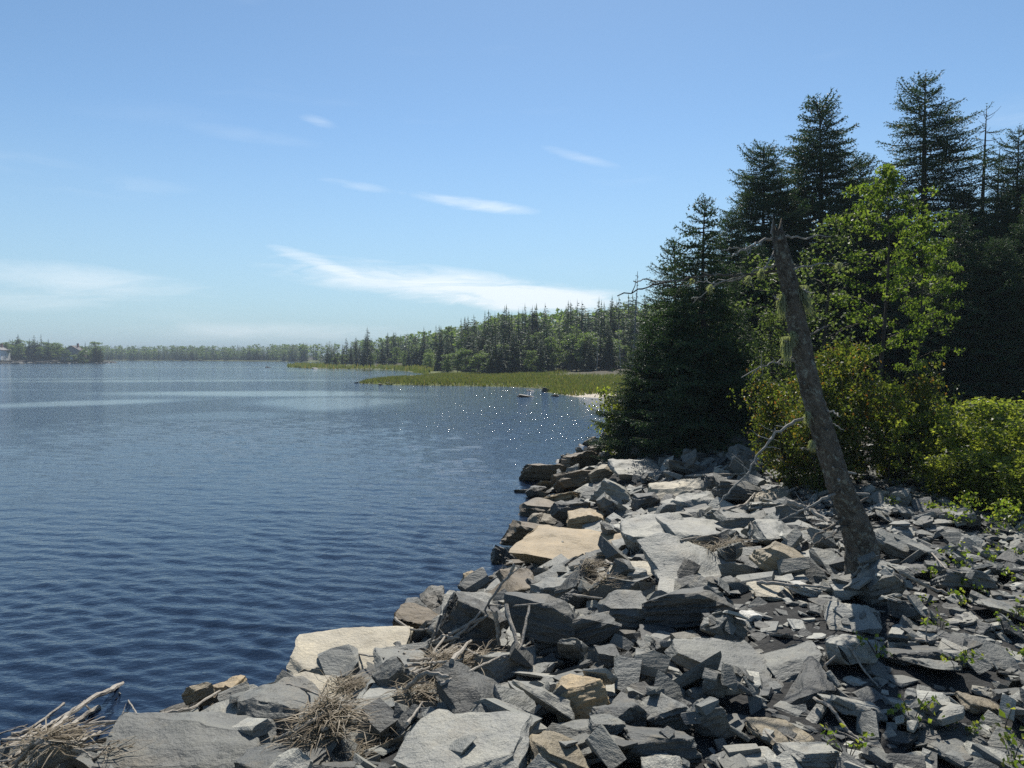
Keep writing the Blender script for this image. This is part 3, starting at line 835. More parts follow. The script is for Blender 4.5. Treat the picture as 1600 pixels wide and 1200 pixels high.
def spruce(name, seed, H, Rb, crown0=.08, dens=1.0, power=.85, whorl=.20, per=6, irregular=.22, bare=0.0, lean=0.0, upturn=.5, twigs=BOUGH):
    """trunk and crown meshes of one spruce"""
    rg = np.random.default_rng(seed)
    t = np.linspace(0, 1, 14)
    bend = lean * t ** 1.5 + .05 * np.sin(t * 5 + seed)
    P = np.stack([bend, .04 * np.sin(t * 4 + seed * 2), t * H], 1)
    tb = MB(); tb.tube(P, np.interp(t, [0, .05, 1], [.018 * H + .03, .014 * H + .02, .006]), 8)
    VN, WV, WT, wn = [], [], [], 0
    z = H * crown0
    while z < H * .985:
        f = (z - H * crown0) / (H * (1 - crown0))
        gap = 1 - .5 * rg.random() * irregular
        n = max(3, int(round(per * (1 - .35 * f) * gap)))
        a0 = rg.uniform(0, 6.28)
        for k in range(n):
            az = a0 + k * 6.283 / n + rg.normal(0, .22)
            L = Rb * (1 - f) ** power * (1 - irregular + 2 * irregular * rg.random()) + .10
            L *= 1 + irregular * .9 * math.sin(az * 2 + z * 1.7 + seed) * math.cos(az + z * .6)
            if f < .10: L *= .75 + 2.5 * f
            lk = min(LENS, key=lambda q: abs(q - L)); sc = L / lk
            br = twigs[dens][lk][rg.integers(3)]
            pitch = -.18 + upturn * f ** 1.4 + rg.normal(0, .09)
            if f > .9: pitch += .35
            zz = z + rg.uniform(-.5, .5) * whorl
            bx = np.interp(zz / H, t, P[:, 0]); by = np.interp(zz / H, t, P[:, 1])
            c, s, cp, sp_ = math.cos(az), math.sin(az), math.cos(pitch), math.sin(pitch)
            roll = rg.normal(0, .25); cr, sr = math.cos(roll), math.sin(roll)
            Mx = np.array([[c, -s, 0], [s, c, 0], [0, 0, 1]]) @ np.array([[cp, 0, -sp_], [0, 1, 0], [sp_, 0, cp]]) @ np.array([[1, 0, 0], [0, cr, -sr], [0, sr, cr]])
            if rg.random() >= bare: VN.append((br[0] * sc) @ Mx.T + np.array([bx, by, zz]))
            WV.append((br[1] * sc) @ Mx.T + np.array([bx, by, zz])); WT.append(br[2] + wn); wn += len(br[1])
        z += whorl * (1.05 - .45 * f) * rg.uniform(.75, 1.25)
    top = np.linspace(H * .93, H * 1.01, 9); TP = np.stack([np.interp(top / H, t, P[:, 0]), np.interp(top / H, t, P[:, 1]), top], 1)
    VN.append(needles_along(TP, np.tile([0, 0, 1.], (9, 1)), rg, 5, .06, .008))
    V = np.vstack(VN); nT = len(V) // 3
    T = np.arange(nT * 3).reshape(-1, 3)
    Vall = np.vstack([V] + WV); Tall = np.vstack([T, np.vstack(WT) + len(V)])
    crown = mesh_np(name + '_crown', Vall, Tall, [NEEDLE, BARK], np.concatenate([np.zeros(nT), np.ones(len(Tall) - nT)]))
    return tb.mesh(name + '_trunk', [BARK], True), crown, H

SPR = [
    spruce('spruce', 1, 5.4, 1.75, .05, 1.0, .80, .17, 7, .25),
    spruce('spruce', 2, 7.6, 1.75, .10, 1.0, .62, .125, 7, .34),
    spruce('spruce', 3, 9.4, 2.3, .10, 1.0, .72, .17, 6, .36),
    spruce('spruce', 4, 8.4, 1.8, .12, 1.0, .52, .14, 7, .40),
    spruce('spruce', 5, 9.0, 1.15, .25, .45, .70, .30, 5, .45, bare=.35),
]
LARCH = spruce('bare_larch', 6, 8.6, .95, .30, .45, .6, .28, 4, .55, bare=.80)

def tree_obj(name, parts, loc, rz, sc, label, cat, group=None):
    e = bpy.data.objects.new(name, None); COL.objects.link(e)
    e.location = loc; e.rotation_euler = (0, 0, rz); e.scale = sc if isinstance(sc, tuple) else (sc,) * 3
    for pn, me in parts:
        o = add(pn, me, e)
    tag(e, label, cat, group); return e

def spruce_at(px, apex_y, Y, var, label, group=None, wide=1.0, rz=None):
    p = at_y(px, apex_y, Y); g0 = float(land_z(np.array([p[0]]), np.array([Y]))[0])
    tr, cr, H = var
    s = (p[2] - g0) / H
    tree_obj('spruce_tree', (('trunk', tr), ('crown', cr)), (p[0], Y, g0 - .05), px * .37 if rz is None else rz, (s * wide, s * wide, s), label, 'tree', group)

spruce_at(1103, 306, 15.2, SPR[0], 'dark spruce with a bare pointed tip at the water end of the trees', wide=1.0)
spruce_at(1052, 372, 16.6, SPR[0], 'shorter spruce half hidden on the water side of the pointed one', rz=2.0)
spruce_at(1010, 500, 16.9, SPR[0], 'lowest small spruce whose skirt hangs over the shore rocks', wide=1.25, rz=4.0)
spruce_at(1150, 470, 15.8, SPR[0], 'low dense spruce in the shade behind the dead trunk branches', wide=1.2, rz=1.0)
spruce_at(1193, 224, 26.0, SPR[3], 'bushy round topped spruce left of the dense pointed spruce', wide=1.12)
spruce_at(1282, 152, 27.0, SPR[1], 'dense pointed spruce rising above the broken dead trunk', wide=1.2)
spruce_at(1142, 330, 25.0, SPR[3], 'low side spruce shouldering the bushy round topped one', wide=1.0, rz=.6)
spruce_at(1348, 243, 29.0, SPR[1], 'smaller spruce peeping between the dense one and the tallest', wide=1.0, rz=1.1)
spruce_at(1449, 112, 26.5, SPR[2], 'tallest spruce with layered open boughs behind the sunlit birch', wide=1.3)
p_ = at_y(1541, 168, 26.5); g_ = float(land_z(np.array([p_[0]]), np.array([26.5]))[0]); s_ = (p_[2] - g_) / LARCH[2]
tree_obj('larch_tree', (('trunk', LARCH[0]), ('crown', LARCH[1])), (p_[0], 26.5, g_), 1.0, s_, 'thin nearly bare larch right of the tallest spruce', 'tree')
spruce_at(1592, 195, 24.0, SPR[2], 'ragged spruce at the photo edge right of the bare larch', wide=.95, rz=1.0)
spruce_at(1640, 215, 23.0, SPR[1], 'dense spruce cut by the photo edge', wide=1.2, rz=2.0)
spruce_at(1508, 292, 25.0, SPR[3], 'lower dense spruce between the tallest one and the bare larch', wide=1.1, rz=2.0)
spruce_at(1565, 300, 23.0, SPR[1], 'lower dense spruce in front of the bare larch', wide=1.2, rz=3.0)
spruce_at(1562, 225, 29, SPR[4], 'thin sparse spruce between the bare larch and the edge', rz=2.2)
_g = random.Random(4)
for k, (px, ay, Y) in enumerate([(1500, 330, 17.5), (1560, 370, 16.5), (1620, 300, 17.0), (1470, 390, 22), (1530, 350, 24), (1600, 330, 25), (1400, 330, 24), (1330, 330, 23.5), (1240, 330, 24), (1180, 380, 19.5), (1260, 420, 18.5),
                                 (1660, 300, 22), (1720, 320, 18), (1420, 420, 19), (1100, 430, 19.5), (1225, 480, 17), (1500, 440, 27), (1580, 420, 29), (1350, 430, 28), (1440, 420, 30), (1290, 400, 30), (1640, 420, 28), (1210, 450, 26), (1540, 470, 20)]):
    spruce_at(px, ay, Y + 3.5, SPR[(0, 3, 1, 3)[k % 4]], 'dark spruce crowded into the shade of the wood behind the birch', 'dark spruces in the shaded wood', wide=_g.uniform(1.05, 1.4), rz=_g.uniform(0, 6))

# ---- leafy trees and shrubs
def leaf_cloud(centres, radii, n, size, rg, flat=.6, up=.4):
    """n folded leaves gathered round clump centres"""
    idx = rg.integers(0, len(centres), n)
    off = rg.normal(0, 1, (n, 3)); off /= np.linalg.norm(off, axis=1)[:, None]; off *= rg.random((n, 1)) ** .45
    P = centres[idx] + off * radii[idx][:, None] * np.array([1, 1, flat])
    d = rg.normal(0, 1, (n, 3)); d[:, 2] -= .35; d /= np.linalg.norm(d, axis=1)[:, None]
    nn = rg.normal(0, 1, (n, 3)) * .8 + np.array([0, 0, up * 2]); side = np.cross(d, nn); side /= np.linalg.norm(side, axis=1)[:, None] + 1e-9
    nrm = np.cross(side, d)
    L = size * rg.uniform(.6, 1.3, (n, 1)); w = L * rg.uniform(.30, .42, (n, 1))
    mid = P + d * L * .45
    V = np.stack([P, mid + side * w + nrm * w * .35, P + d * L, mid - side * w + nrm * w * .35], 1).reshape(-1, 3)
    i = np.arange(n) * 4
    T = np.vstack([np.stack([i, i + 1, i + 2], 1), np.stack([i, i + 2, i + 3], 1)])
    return V, T

def broadleaf(name, seed, H, crown_r, crown0, nl, leaf, mat, stems=1, limbs=22, clump=.30, flat=.6, trunk_r=.05, spread=1.0, shape=1.0, twig_n=3):
    rg = np.random.default_rng(seed); b = MB(); C = []; Rr = []
    for s in range(stems):
        a = rg.uniform(0, 6.28); lean = (0 if stems == 1 else rg.uniform(.2, .9) * crown_r * spread)
        hh = H * (1 if stems == 1 else rg.uniform(.7, 1.0)); t = np.linspace(0, 1, 9)
        P = np.stack([math.cos(a) * lean * t ** 1.3 + .05 * np.sin(t * 6 + s), math.sin(a) * lean * t ** 1.3 + .05 * np.cos(t * 5 + s), t * hh], 1)
        b.tube(P, np.linspace(trunk_r, trunk_r * .15, 9), 6)
        C.append(P[-1]); Rr.append(clump * .7)
        for k in range(limbs):
            f = crown0 + (1 - crown0) * (k + rg.random()) / limbs
            base = np.array([np.interp(f, t, P[:, q]) for q in range(3)])
            az = k * 2.4 + rg.normal(0, .4)
            prof = max(.12, math.sin(math.pi * min(1, (f - crown0) / (1 - crown0) * .86 + .14)) ** shape)
            L = crown_r * prof * rg.uniform(.55, 1.15) * (1 if stems == 1 else .6)
            up = rg.uniform(.15, .65)
            tip = base + np.array([math.cos(az) * L, math.sin(az) * L, L * up])
            mid = (base + tip) / 2 + np.array([0, 0, .10 * L]) + rg.normal(0, .05 * L, 3)
            b.tube([base, mid, tip], [trunk_r * .35 * (1.1 - f), trunk_r * .22 * (1.1 - f) + .002, .003], 4)
            for u in np.linspace(.35, 1, twig_n):
                q = base * (1 - u) ** 2 + 2 * mid * u * (1 - u) + tip * u * u
                C.append(q + rg.normal(0, clump * .35, 3)); Rr.append(clump * rg.uniform(.5, 1.15))
    V, T = leaf_cloud(np.array(C), np.array(Rr), nl, leaf, rg, flat)
    return b.mesh(name + '_stem', [BARK], True), mesh_np(name + '_crown', V, T, [mat]), H

def leafy_at(name, px, base_y_ground, top_y, parts, label, cat, wide=1.0, group=None, Y=None, stem='trunk', crown='crown', rz=None):
    p = at_y(px, top_y, Y); g0 = float(land_z(np.array([p[0]]), np.array([Y]))[0])
    s = (p[2] - g0) / parts[2]
    return tree_obj(name, ((stem, parts[0]), (crown, parts[1])), (p[0], Y, g0 - .03), px * .7 if rz is None else rz, (s * wide, s * wide, s), label, cat, group)

BIRCH = broadleaf('birch', 31, 5.0, 1.30, .36, 4300, .066, BIRCH_LEAF, 1, 36, .165, .5, .045, twig_n=4)
ALDER = broadleaf('alder', 32, 4.2, 1.15, .30, 3300, .058, PALE_LEAF, 2, 22, .28, .6, .05, twig_n=3)
RUSTY = [broadleaf('shrub', 33 + k, 1.8, 1.0, .05, 9000, .052, RUST_LEAF, 7, 12, .22, .8, .018, twig_n=3) for k in range(2)]
BUSH = [broadleaf('bush', 43 + k, 1.2, .75, .05, 4800, .058, BUSH_LEAF, 8, 9, .18, .8, .012, twig_n=3) for k in range(3)]
SAPL = broadleaf('sapling', 51, 1.3, .35, .25, 420, .062, BUSH_LEAF, 1, 14, .10, .7, .012, twig_n=2)
leafy_at('birch_tree', 1385, 0, 262, BIRCH, 'young sunlit yellow green birch in front of the tallest spruce', 'tree', 1.0, Y=11.8)
leafy_at('birch_tree', 1440, 0, 340, BIRCH, 'smaller sunlit birch leaning out right of the tall young birch', 'tree', .75, Y=12.4, rz=2.4)
leafy_at('alder_tree', 1268, 0, 335, ALDER, 'pale leafy alder behind the top of the dead trunk', 'tree', 1.1, Y=13.2)
leafy_at('alder_tree', 1215, 0, 440, ALDER, 'lower dull green alder left of the dead trunk', 'tree', .9, Y=13.8, rz=3.0)
for k, (px, ty, Y, w, lab) in enumerate([(1235, 572, 10.4, .8, 'rusty green shrub behind the left side of the dead trunk'), (1322, 535, 10.3, .85, 'tallest rusty shrub right of the dead trunk with orange leaves'),
                                         (1405, 562, 10.7, .8, 'rusty shrub under the sunlit birch'), (1285, 590, 9.9, .8, 'low dark shrub at the back edge of the rocks behind the trunk')]):
    leafy_at('shrub', px, 0, ty, RUSTY[k % 2], lab, 'shrub', w, Y=Y, stem='stems', crown='foliage', rz=k * 1.3)
for k, (px, ty, Y, w) in enumerate([(1470, 622, 10.6, 1.0), (1520, 612, 10.9, 1.1), (1570, 618, 10.4, 1.1), (1620, 625, 10.0, 1.1), (1545, 640, 9.6, 1.0), (1600, 650, 9.0, 1.0), (1490, 660, 9.8, .9), (1450, 650, 11.2, .9), (1600, 606, 11.8, 1.2), (1545, 606, 12.2, 1.2), (1490, 610, 12.2, 1.1), (1650, 640, 9.0, 1.0)]):
    leafy_at('bush', px, 0, ty + 14, BUSH[k % 3], 'bright yellow green bush in the thicket, number %s from the dead trunk' % (('three', 'six', 'eight', 'eleven', 'seven', 'nine', 'four', 'one', 'ten', 'five', 'two', 'twelve')[k]), 'bush', w * 1.15, 'bright green bushes beside the chip field', Y=Y, stem='stems', crown='foliage', rz=k * 1.1)
for k, (px, ty, Y) in enumerate([(1500, 700, 9.2), (1540, 704, 8.8), (1580, 698, 8.6), (1620, 704, 8.3), (1600, 722, 8.2), (1700, 690, 8.2), (1790, 680, 8.2)]):
    leafy_at('bush', px, 0, ty, BUSH[k % 3], 'low sunlit bush at the front of the thicket, %s from the trunk' % (('first', 'second', 'third', 'fifth', 'fourth', 'sixth', 'seventh')[k]), 'bush', 1.4, 'low bushes at the front of the thicket', Y=Y, stem='stems', crown='foliage', rz=k * 1.7)
leafy_at('sapling', 1408, 0, 655, SAPL, 'thin yellow leaved sapling at the edge of the rocks', 'sapling', 1.0, Y=9.6, stem='stem', crown='leaves')
leafy_at('sapling', 1398, 0, 600, SAPL, 'taller thin sapling in front of the rusty shrub', 'sapling', .9, Y=10.1, stem='stem', crown='leaves', rz=2)
leafy_at('alder_tree', 972, 0, 610, BUSH[1], 'small leafy alder hanging over the rocks at the water', 'tree', .9, Y=17.2, stem='trunk', crown='crown')

# low plants and litter under the bushes
def undergrowth():
    rg = np.random.default_rng(61); C = []; Rr = []
    for k in range(520):
        y = rg.uniform(6.2, 13.5); x = rg.uniform(3.4, 11)
        if x > y * .8 + 1.8: continue
        s = poly_sd(np.array([x]), np.array([y]), COAST)[0]
        if x < 4.4 + .35 * (y - 6.2) + rg.normal(0, .35): continue
        C.append((x, y, float(land_z(np.array([x]), np.array([y]))[0]) + rg.uniform(.03, .28))); Rr.append(rg.uniform(.10, .24))
    V, T = leaf_cloud(np.array(C), np.array(Rr), 17000, .042, rg, .7)
    tag(add('undergrowth', mesh_np('undergrowth', V, T, [WEED_LEAF])), 'low yellow green plants creeping onto the slate chips', 'undergrowth', kind='stuff')
undergrowth()

def weed_mesh(seed):
    rg = np.random.default_rng(seed); b = MB(); n = 16
    C = []
    for k in range(5):
        a = rg.uniform(0, 6.28); l = rg.uniform(.05, .14); tip = np.array([math.cos(a) * l, math.sin(a) * l, rg.uniform(.05, .15)])
        b.tube([(0, 0, 0), tip * .5 + np.array([0, 0, .02]), tip], [.003, .002, .0015], 4, 0); C += [tip, tip * .7]
    V, T = leaf_cloud(np.array(C), np.full(len(C), .032), 30, .034, rg, .6); b.put(V, T, 1)
    return b.mesh('weed', [BARK, WEED_LEAF])
WEEDS = [weed_mesh(70 + k) for k in range(5)]
for k, (px, py, lab) in enumerate([(1490, 945, 'green weed sprouting beside the bleached stick'), (1525, 925, None), (1580, 905, None), (1590, 960, None), (1570, 985, None), (1495, 1040, 'weed with pointed leaves under the tan stained slab'),
                                   (1425, 1130, 'weed beside the dark slab near the bottom edge'), (1510, 1145, None), (1565, 1155, None), (1325, 1185, 'bright weed at the bottom edge beside the twigs'), (1595, 1030, None), (1450, 900, None), (1560, 870, None),
                                   (1500, 870, None), (1540, 880, None), (1440, 945, None), (1590, 870, None), (1470, 985, None), (1580, 1195, None), (1400, 765, None), (1390, 790, 'small sprig right of the dead trunk'), (1370, 1020, None), (1545, 835, None), (1500, 815, None), (1570, 820, None), (1460, 800, None), (1590, 800, None), (1525, 790, None)]):
    p = hit(px, py); g = random.Random(k)
    o = add('weed', WEEDS[k % 5], None, (p[0], p[1], p[2] - .02), (0, 0, g.uniform(0, 6)), (g.uniform(.7, 1.15),) * 3)
    tag(o, lab or 'small green weed growing between the slate chips', 'weed', 'weeds in the slate chips')

# ------------------------------------------------------------------ the wood across the cove
def far_conifer(seed, H=8.0, Rb=1.35, slim=.9):
    rg = np.random.default_rng(seed); b = MB(); V = []
    b.tube([(0, 0, 0), (0, 0, H * .5), (0, 0, H)], [.12, .08, .01], 5, 1)
    z = H * rg.uniform(.04, .12)
    while z < H * .97:
        f = z / H; n = int(10 - 5 * f)
        for k in range(n):
            az = rg.uniform(0, 6.28); L = (Rb * (1 - f) ** slim + .12) * rg.uniform(.55, 1.25)
            e = np.array([math.cos(az), math.sin(az), -.22 + .5 * f + rg.normal(0, .1)]); sd_ = np.array([-math.sin(az), math.cos(az), 0])
            o = np.array([0, 0, z + rg.uniform(-.1, .1)])
            dn = np.array([0, 0, -.16 * L])
            V.append([o + np.array([0, 0, .12]), o + e * L * .70 + sd_ * .24 * L + dn * rg.uniform(0, 1), o + e * L * .75 - sd_ * .22 * L + dn * rg.uniform(0, 1)])
            for u, w in ((.30, .36), (.60, .34)):
                for sg in (-1, 1):
                    a = o + e * L * u; V.append([a, a + e * L * .24, a + e * L * .30 + sd_ * sg * L * w * rg.uniform(.6, 1.2) + dn * rg.uniform(.2, 1.2)])
            a = o + e * L * .55; V.append([a + sd_ * .13 * L, a - sd_ * .13 * L, o + e * L * 1.08])
        z += .23 * rg.uniform(.7, 1.3)
    V = np.array(V).reshape(-1, 3); b.put(V, np.arange(len(V)).reshape(-1, 3), 0)
    b.put([(0.05, 0, H * .95), (-.05, 0, H * .95), (0, 0, H * 1.04)], [(0, 1, 2)], 0)
    return b.mesh('far_conifer', [NEEDLE_FAR, BARK])

def far_broadleaf(seed, H=6.5):
    rg = np.random.default_rng(seed); b = MB()
    b.tube([(0, 0, 0), (.1, 0, H * .4), (0, .1, H * .85)], [.09, .06, .02], 5, 1)
    C, Rr = [], []
    for k in range(26):
        f = rg.uniform(.22, 1); r = 1.55 * math.sin(math.pi * (.12 + .80 * f)) ** .8 * math.sqrt(rg.random()); a = rg.uniform(0, 6.28)
        C.append((math.cos(a) * r, math.sin(a) * r, f * H)); Rr.append(rg.uniform(.35, .8))
        b.tube([(0, 0, f * H * .75), C[-1]], [.03, .01], 3, 1, cap=False)
    V, T = leaf_cloud(np.array(C), np.array(Rr), 1900, .22, rg, .75); b.put(V, T, 0)
    return b.mesh('far_broadleaf', [FAR_LEAF, BARK])

def bare_tree(seed, H=7.0, spread=.9, n=26, thick=.07):
    rg = np.random.default_rng(seed); b = MB(); t = np.linspace(0, 1, 8)
    P = np.stack([.12 * np.sin(t * 3 + seed), .1 * np.cos(t * 4), t * H], 1); b.tube(P, np.linspace(thick, .012, 8), 5)
    for k in range(n):
        f = rg.uniform(.25, .97); base = np.array([np.interp(f, t, P[:, q]) for q in range(3)]); a = rg.uniform(0, 6.28); L = spread * (1.15 - f) * rg.uniform(.5, 1.2)
        tip = base + np.array([math.cos(a) * L, math.sin(a) * L, L * rg.uniform(-.1, .8)])
        b.tube([base, (base + tip) / 2 + rg.normal(0, .05, 3), tip], [thick * .3, thick * .22, .006], 3, cap=False)
    return b.mesh('bare_tree', [GREYWOOD])

FC = [far_conifer(80 + k, 8.0, (1.2, 1.5, 1.05, 1.7, 1.3)[k], (.9, .7, 1.0, .8, .75)[k]) for k in range(5)]
FB = [far_broadleaf(90 + k) for k in range(4)]
BT = [bare_tree(97 + k) for k in range(2)]

# tree line: photo x, distance of the wood's edge, photo y of its tops
LINE = np.array([(1100, 92, 468), (980, 96, 472), (930, 96, 476), (870, 99, 484), (790, 103, 487), (740, 108, 500), (690, 117, 514), (640, 160, 520), (560, 178, 530), (520, 195, 533), (500, 250, 535), (470, 340, 537), (440, 412, 538), (380, 432, 539), (300, 452, 540), (170, 484, 540), (0, 525, 541), (-100, 560, 541)], float)
def line_at(px): return np.interp(px, LINE[::-1, 0], LINE[::-1, 1]), np.interp(px, LINE[::-1, 0], LINE[::-1, 2])

def wood():
    g = random.Random(23); made = []
    def put(me, name, x, y, top, label, cat, group, wide):
        z0 = float(land_z(np.array([x]), np.array([y]))[0]); H = {'far_conifer': 8.0, 'far_broadleaf': 6.9, 'bare_tree': 7.0}[me.name.split('.')[0]]
        s = max(.35, (top - z0) / H)
        o = add(name, me, None, (x, y, z0 - .1), (0, 0, g.uniform(0, 6.28)), (s * wide, s * wide, s)); tag(o, label, cat, group)
    # front of the wood: every tree a thing
    n = 0
    while n < 285:
        px = g.uniform(470, 1090); d0, ty = line_at(px)
        if g.random() > d0 / 240 + .45: continue
        row = g.random() ** 1.3
        Y = d0 * (1 + .42 * row) + g.uniform(0, 3)
        x = (px - 800) / FPX * Y
        if poly_sd(np.array([x]), np.array([Y]), COAST)[0] < 2.5: continue
        top_full = CAM_Z + (556 - ty) / FPX * Y
        broad = g.random() < (.42 if row < .25 else .16)
        k = (.48 + .42 * row) if broad else (.66 + .46 * row)
        top = top_full * min(1.10, k * g.uniform(.85, 1.2))
        place = (' near the snag' if px > 900 else ' under its crest' if px > 760 else ' behind the marsh tip' if px > 640 else ' at its low far end') + (', front row' if row < .25 else ', farther in')
        if broad: put(g.choice(FB), 'leafy_tree', x, Y, top, 'pale leafy tree in the wood across the cove' + place, 'tree', 'leafy trees in the wood across the cove', g.uniform(1.2, 1.8))
        else: put(g.choice(FC), 'conifer_tree', x, Y, top, 'pointed conifer in wood across the cove' + place, 'tree', 'conifers in the wood across the cove', g.uniform(1.0, 1.5))
        n += 1
    # trees one can tell apart
    for (px, ty, Y, me, w, lab) in [(574, 510, 186, FC[1], 1.0, 'lone tall spruce standing above the low far end of the wood'), (795, 484, 116, FC[3], 1.2, 'broad topped spruce at the crest of the wood across the cove'),
                                    (940, 470, 112, FC[2], 1.0, 'tall narrow spruce at the crest beside the bare snag')]:
        Yp = at_y(px, ty, Y); put(me, 'conifer_tree', Yp[0], Y, Yp[2], lab, 'tree', None, w)
    for (px, ty, Y, k, lab) in [(933, 520, 97, 0, 'forked bleached bare tree at the edge of the marsh'), (797, 528, 108, 1, 'grey bare tree in the middle of the wood edge'), (968, 500, 95, 1, 'leaning grey bare tree beside the spruce skirt')]:
        Yp = at_y(px, ty, Y); put(BT[k], 'bare_tree', Yp[0], Y, Yp[2], lab, 'tree', None, 1.3)
    # the tall snag in front
    Yp = at_y(987, 424, 40); z0 = float(land_z(np.array([Yp[0]]), np.array([40.0]))[0])
    z0 = max(z0, .2); sn = bare_tree(105, Yp[2] - z0, .55, 34, .075)
    tag(add('dead_snag', sn, None, (Yp[0] + .2, 40, z0)), 'tall thin bare snag rising above the wood beside the spruces', 'tree')
wood()

def mass(name, label, spots, seed, lowmesh):
    """far woods that read as one mass"""
    g = np.random.default_rng(seed); b = MB()
    D = []
    for m in lowmesh:
        D.append((verts_of(m), tris_of(m), np.array([p.material_index for p in m.polygons])))
    for (x, y, top, kind) in spots:
        z0 = float(land_z(np.array([x]), np.array([y]))[0]); V, T, M = D[kind]
        s = max(.3, (top - z0) / 8.0); a = g.uniform(0, 6.28); c, sn = math.cos(a), math.sin(a); w = s * g.uniform(1.0, 1.5)
        W = V @ np.array([[c * w, sn * w, 0], [-sn * w, c * w, 0], [0, 0, s]]) + np.array([x, y, z0 - .2])
        b.V.append(W); b.T.append(T + b.n); b.M.append(M); b.n += len(W)
    o = add(name, b.mesh(name, [NEEDLE_FAR, BARK, FAR_LEAF])); tag(o, label, 'wood', kind='stuff')

def tiny_conifer(seed):
    rg = np.random.default_rng(seed); V = []; H = 8.0; z = .3
    while z < H * .96:
        f = z / H; n = 6
        for k in range(n):
            a = rg.uniform(0, 6.28); L = (1.5 * (1 - f) ** .8 + .15) * rg.uniform(.6, 1.2); e = np.array([math.cos(a), math.sin(a), -.2 + .4 * f]); s = np.array([-math.sin(a), math.cos(a), 0])
            V.append([np.array([0, 0, z + .25]), np.array([0, 0, z]) + e * L + s * .25 * L, np.array([0, 0, z]) + e * L * .95 - s * .25 * L])
        z += .42
    V = np.array(V).reshape(-1, 3); return mesh_np('tiny_conifer', V, np.arange(len(V)).reshape(-1, 3), [NEEDLE_FAR])
def tiny_broad(seed):
    rg = np.random.default_rng(seed); C = rg.normal(0, 1, (14, 3)) * np.array([.9, .9, 1.5]) + np.array([0, 0, 4.6]); V, T = leaf_cloud(C, np.full(14, 1.0), 170, .75, rg, .8)
    return mesh_np('tiny_broad', V, T, [FAR_LEAF], np.full(len(T), 0))
TINY = [tiny_conifer(1), tiny_conifer(2), tiny_conifer(3), tiny_broad(4)]
for p in TINY[3].polygons: p.material_index = 2

def far_woods():
    g = random.Random(31); S = []
    for k in range(800):      # behind the front trees of the wood across the cove
        px = g.uniform(430, 1500); d0, ty = line_at(min(px, 1090)); Y = d0 * g.uniform(1.35, 1.9) + 4; x = (px - 800) / FPX * Y
        top = (CAM_Z + (556 - ty) / FPX * Y) * g.uniform(.82, 1.03)
        if poly_sd(np.array([x]), np.array([Y]), COAST)[0] < 4: continue
        S.append((x, Y, top, g.choice((0, 1, 2, 3))))
    mass('wood', 'dense mixed wood filling the slope across the cove', S, 5, TINY)
    S = []
    for k in range(1600):
        px = g.uniform(-60, 520); d0, ty = line_at(px); Y = d0 * (1.0 + .22 * g.random() ** 1.5) + 4; x = (px - 800) / FPX * Y
        if poly_sd(np.array([x]), np.array([Y]), COAST)[0] < 2: continue
        top = (CAM_Z + (556 - ty) / FPX * Y) * g.uniform(.70, 1.08) * (1 if Y > d0 * 1.06 else .8)
        S.append((x, Y, top, g.choice((0, 1, 2, 0, 1, 3))))
    mass('distant_forest', 'low dark forest along the far shore', S, 6, TINY)
far_woods()

# ---- the islet at the left with its two houses
def islet():
    g = random.Random(41)
    def put(me, name, px, ty, Y, w, lab, grp=None):
        p = at_y(px, ty, Y); z0 = float(land_z(np.array([p[0]]), np.array([Y]))[0]); H = 8.0 if 'conifer' in me.name else 6.9
        s = (p[2] - z0) / H; o = add(name, me, None, (p[0], Y, z0 - .1), (0, 0, g.uniform(0, 6)), (s * w, s * w, s)); tag(o, lab, 'tree', grp)
    put(FC[1], 'conifer_tree', 28, 521, 318, 1.1, 'tallest dark spruce on the islet at the far left')
    put(FC[3], 'conifer_tree', 53, 523, 322, 1.0, 'second pointed spruce on the islet')
    put(FC[0], 'conifer_tree', 64, 522, 322, 1.0, 'third pointed spruce on the islet near its middle')
    put(FB[0], 'leafy_tree', 148, 530, 316, 1.7, 'round leafy tree at the tip of the islet')
    put(FB[2], 'leafy_tree', 100, 543, 305.5, 1.7, 'leafy tree hiding the left end of the grey house')
    put(FB[3], 'leafy_tree', 129, 545, 306.5, 1.5, 'leafy tree hiding the right end of the grey house')
    put(FB[1], 'leafy_tree', 114, 552, 305.5, 1.9, 'low leafy tree in front of the grey house')
    put(FC[2], 'conifer_tree', 133, 533, 320, 1.1, 'small pointed spruce beside the leafy tree at the islet tip')
    put(FB[1], 'leafy_tree', 62, 540, 309, 1.5, 'broad pale leafy tree at the shore of the islet')
    for k in range(105):
        px = g.choice((g.uniform(-40, 98), g.uniform(-40, 98), g.uniform(100, 160))); Y = g.uniform(309, 338); lim = 528 if px < 95 else 540
        put(g.choice(FC + FB), 'conifer_tree' if False else 'islet_tree', px, g.uniform(lim, 549), Y, g.uniform(1.5, 2.3), 'one of the crowded green trees covering the islet', 'trees crowding the islet')
islet()

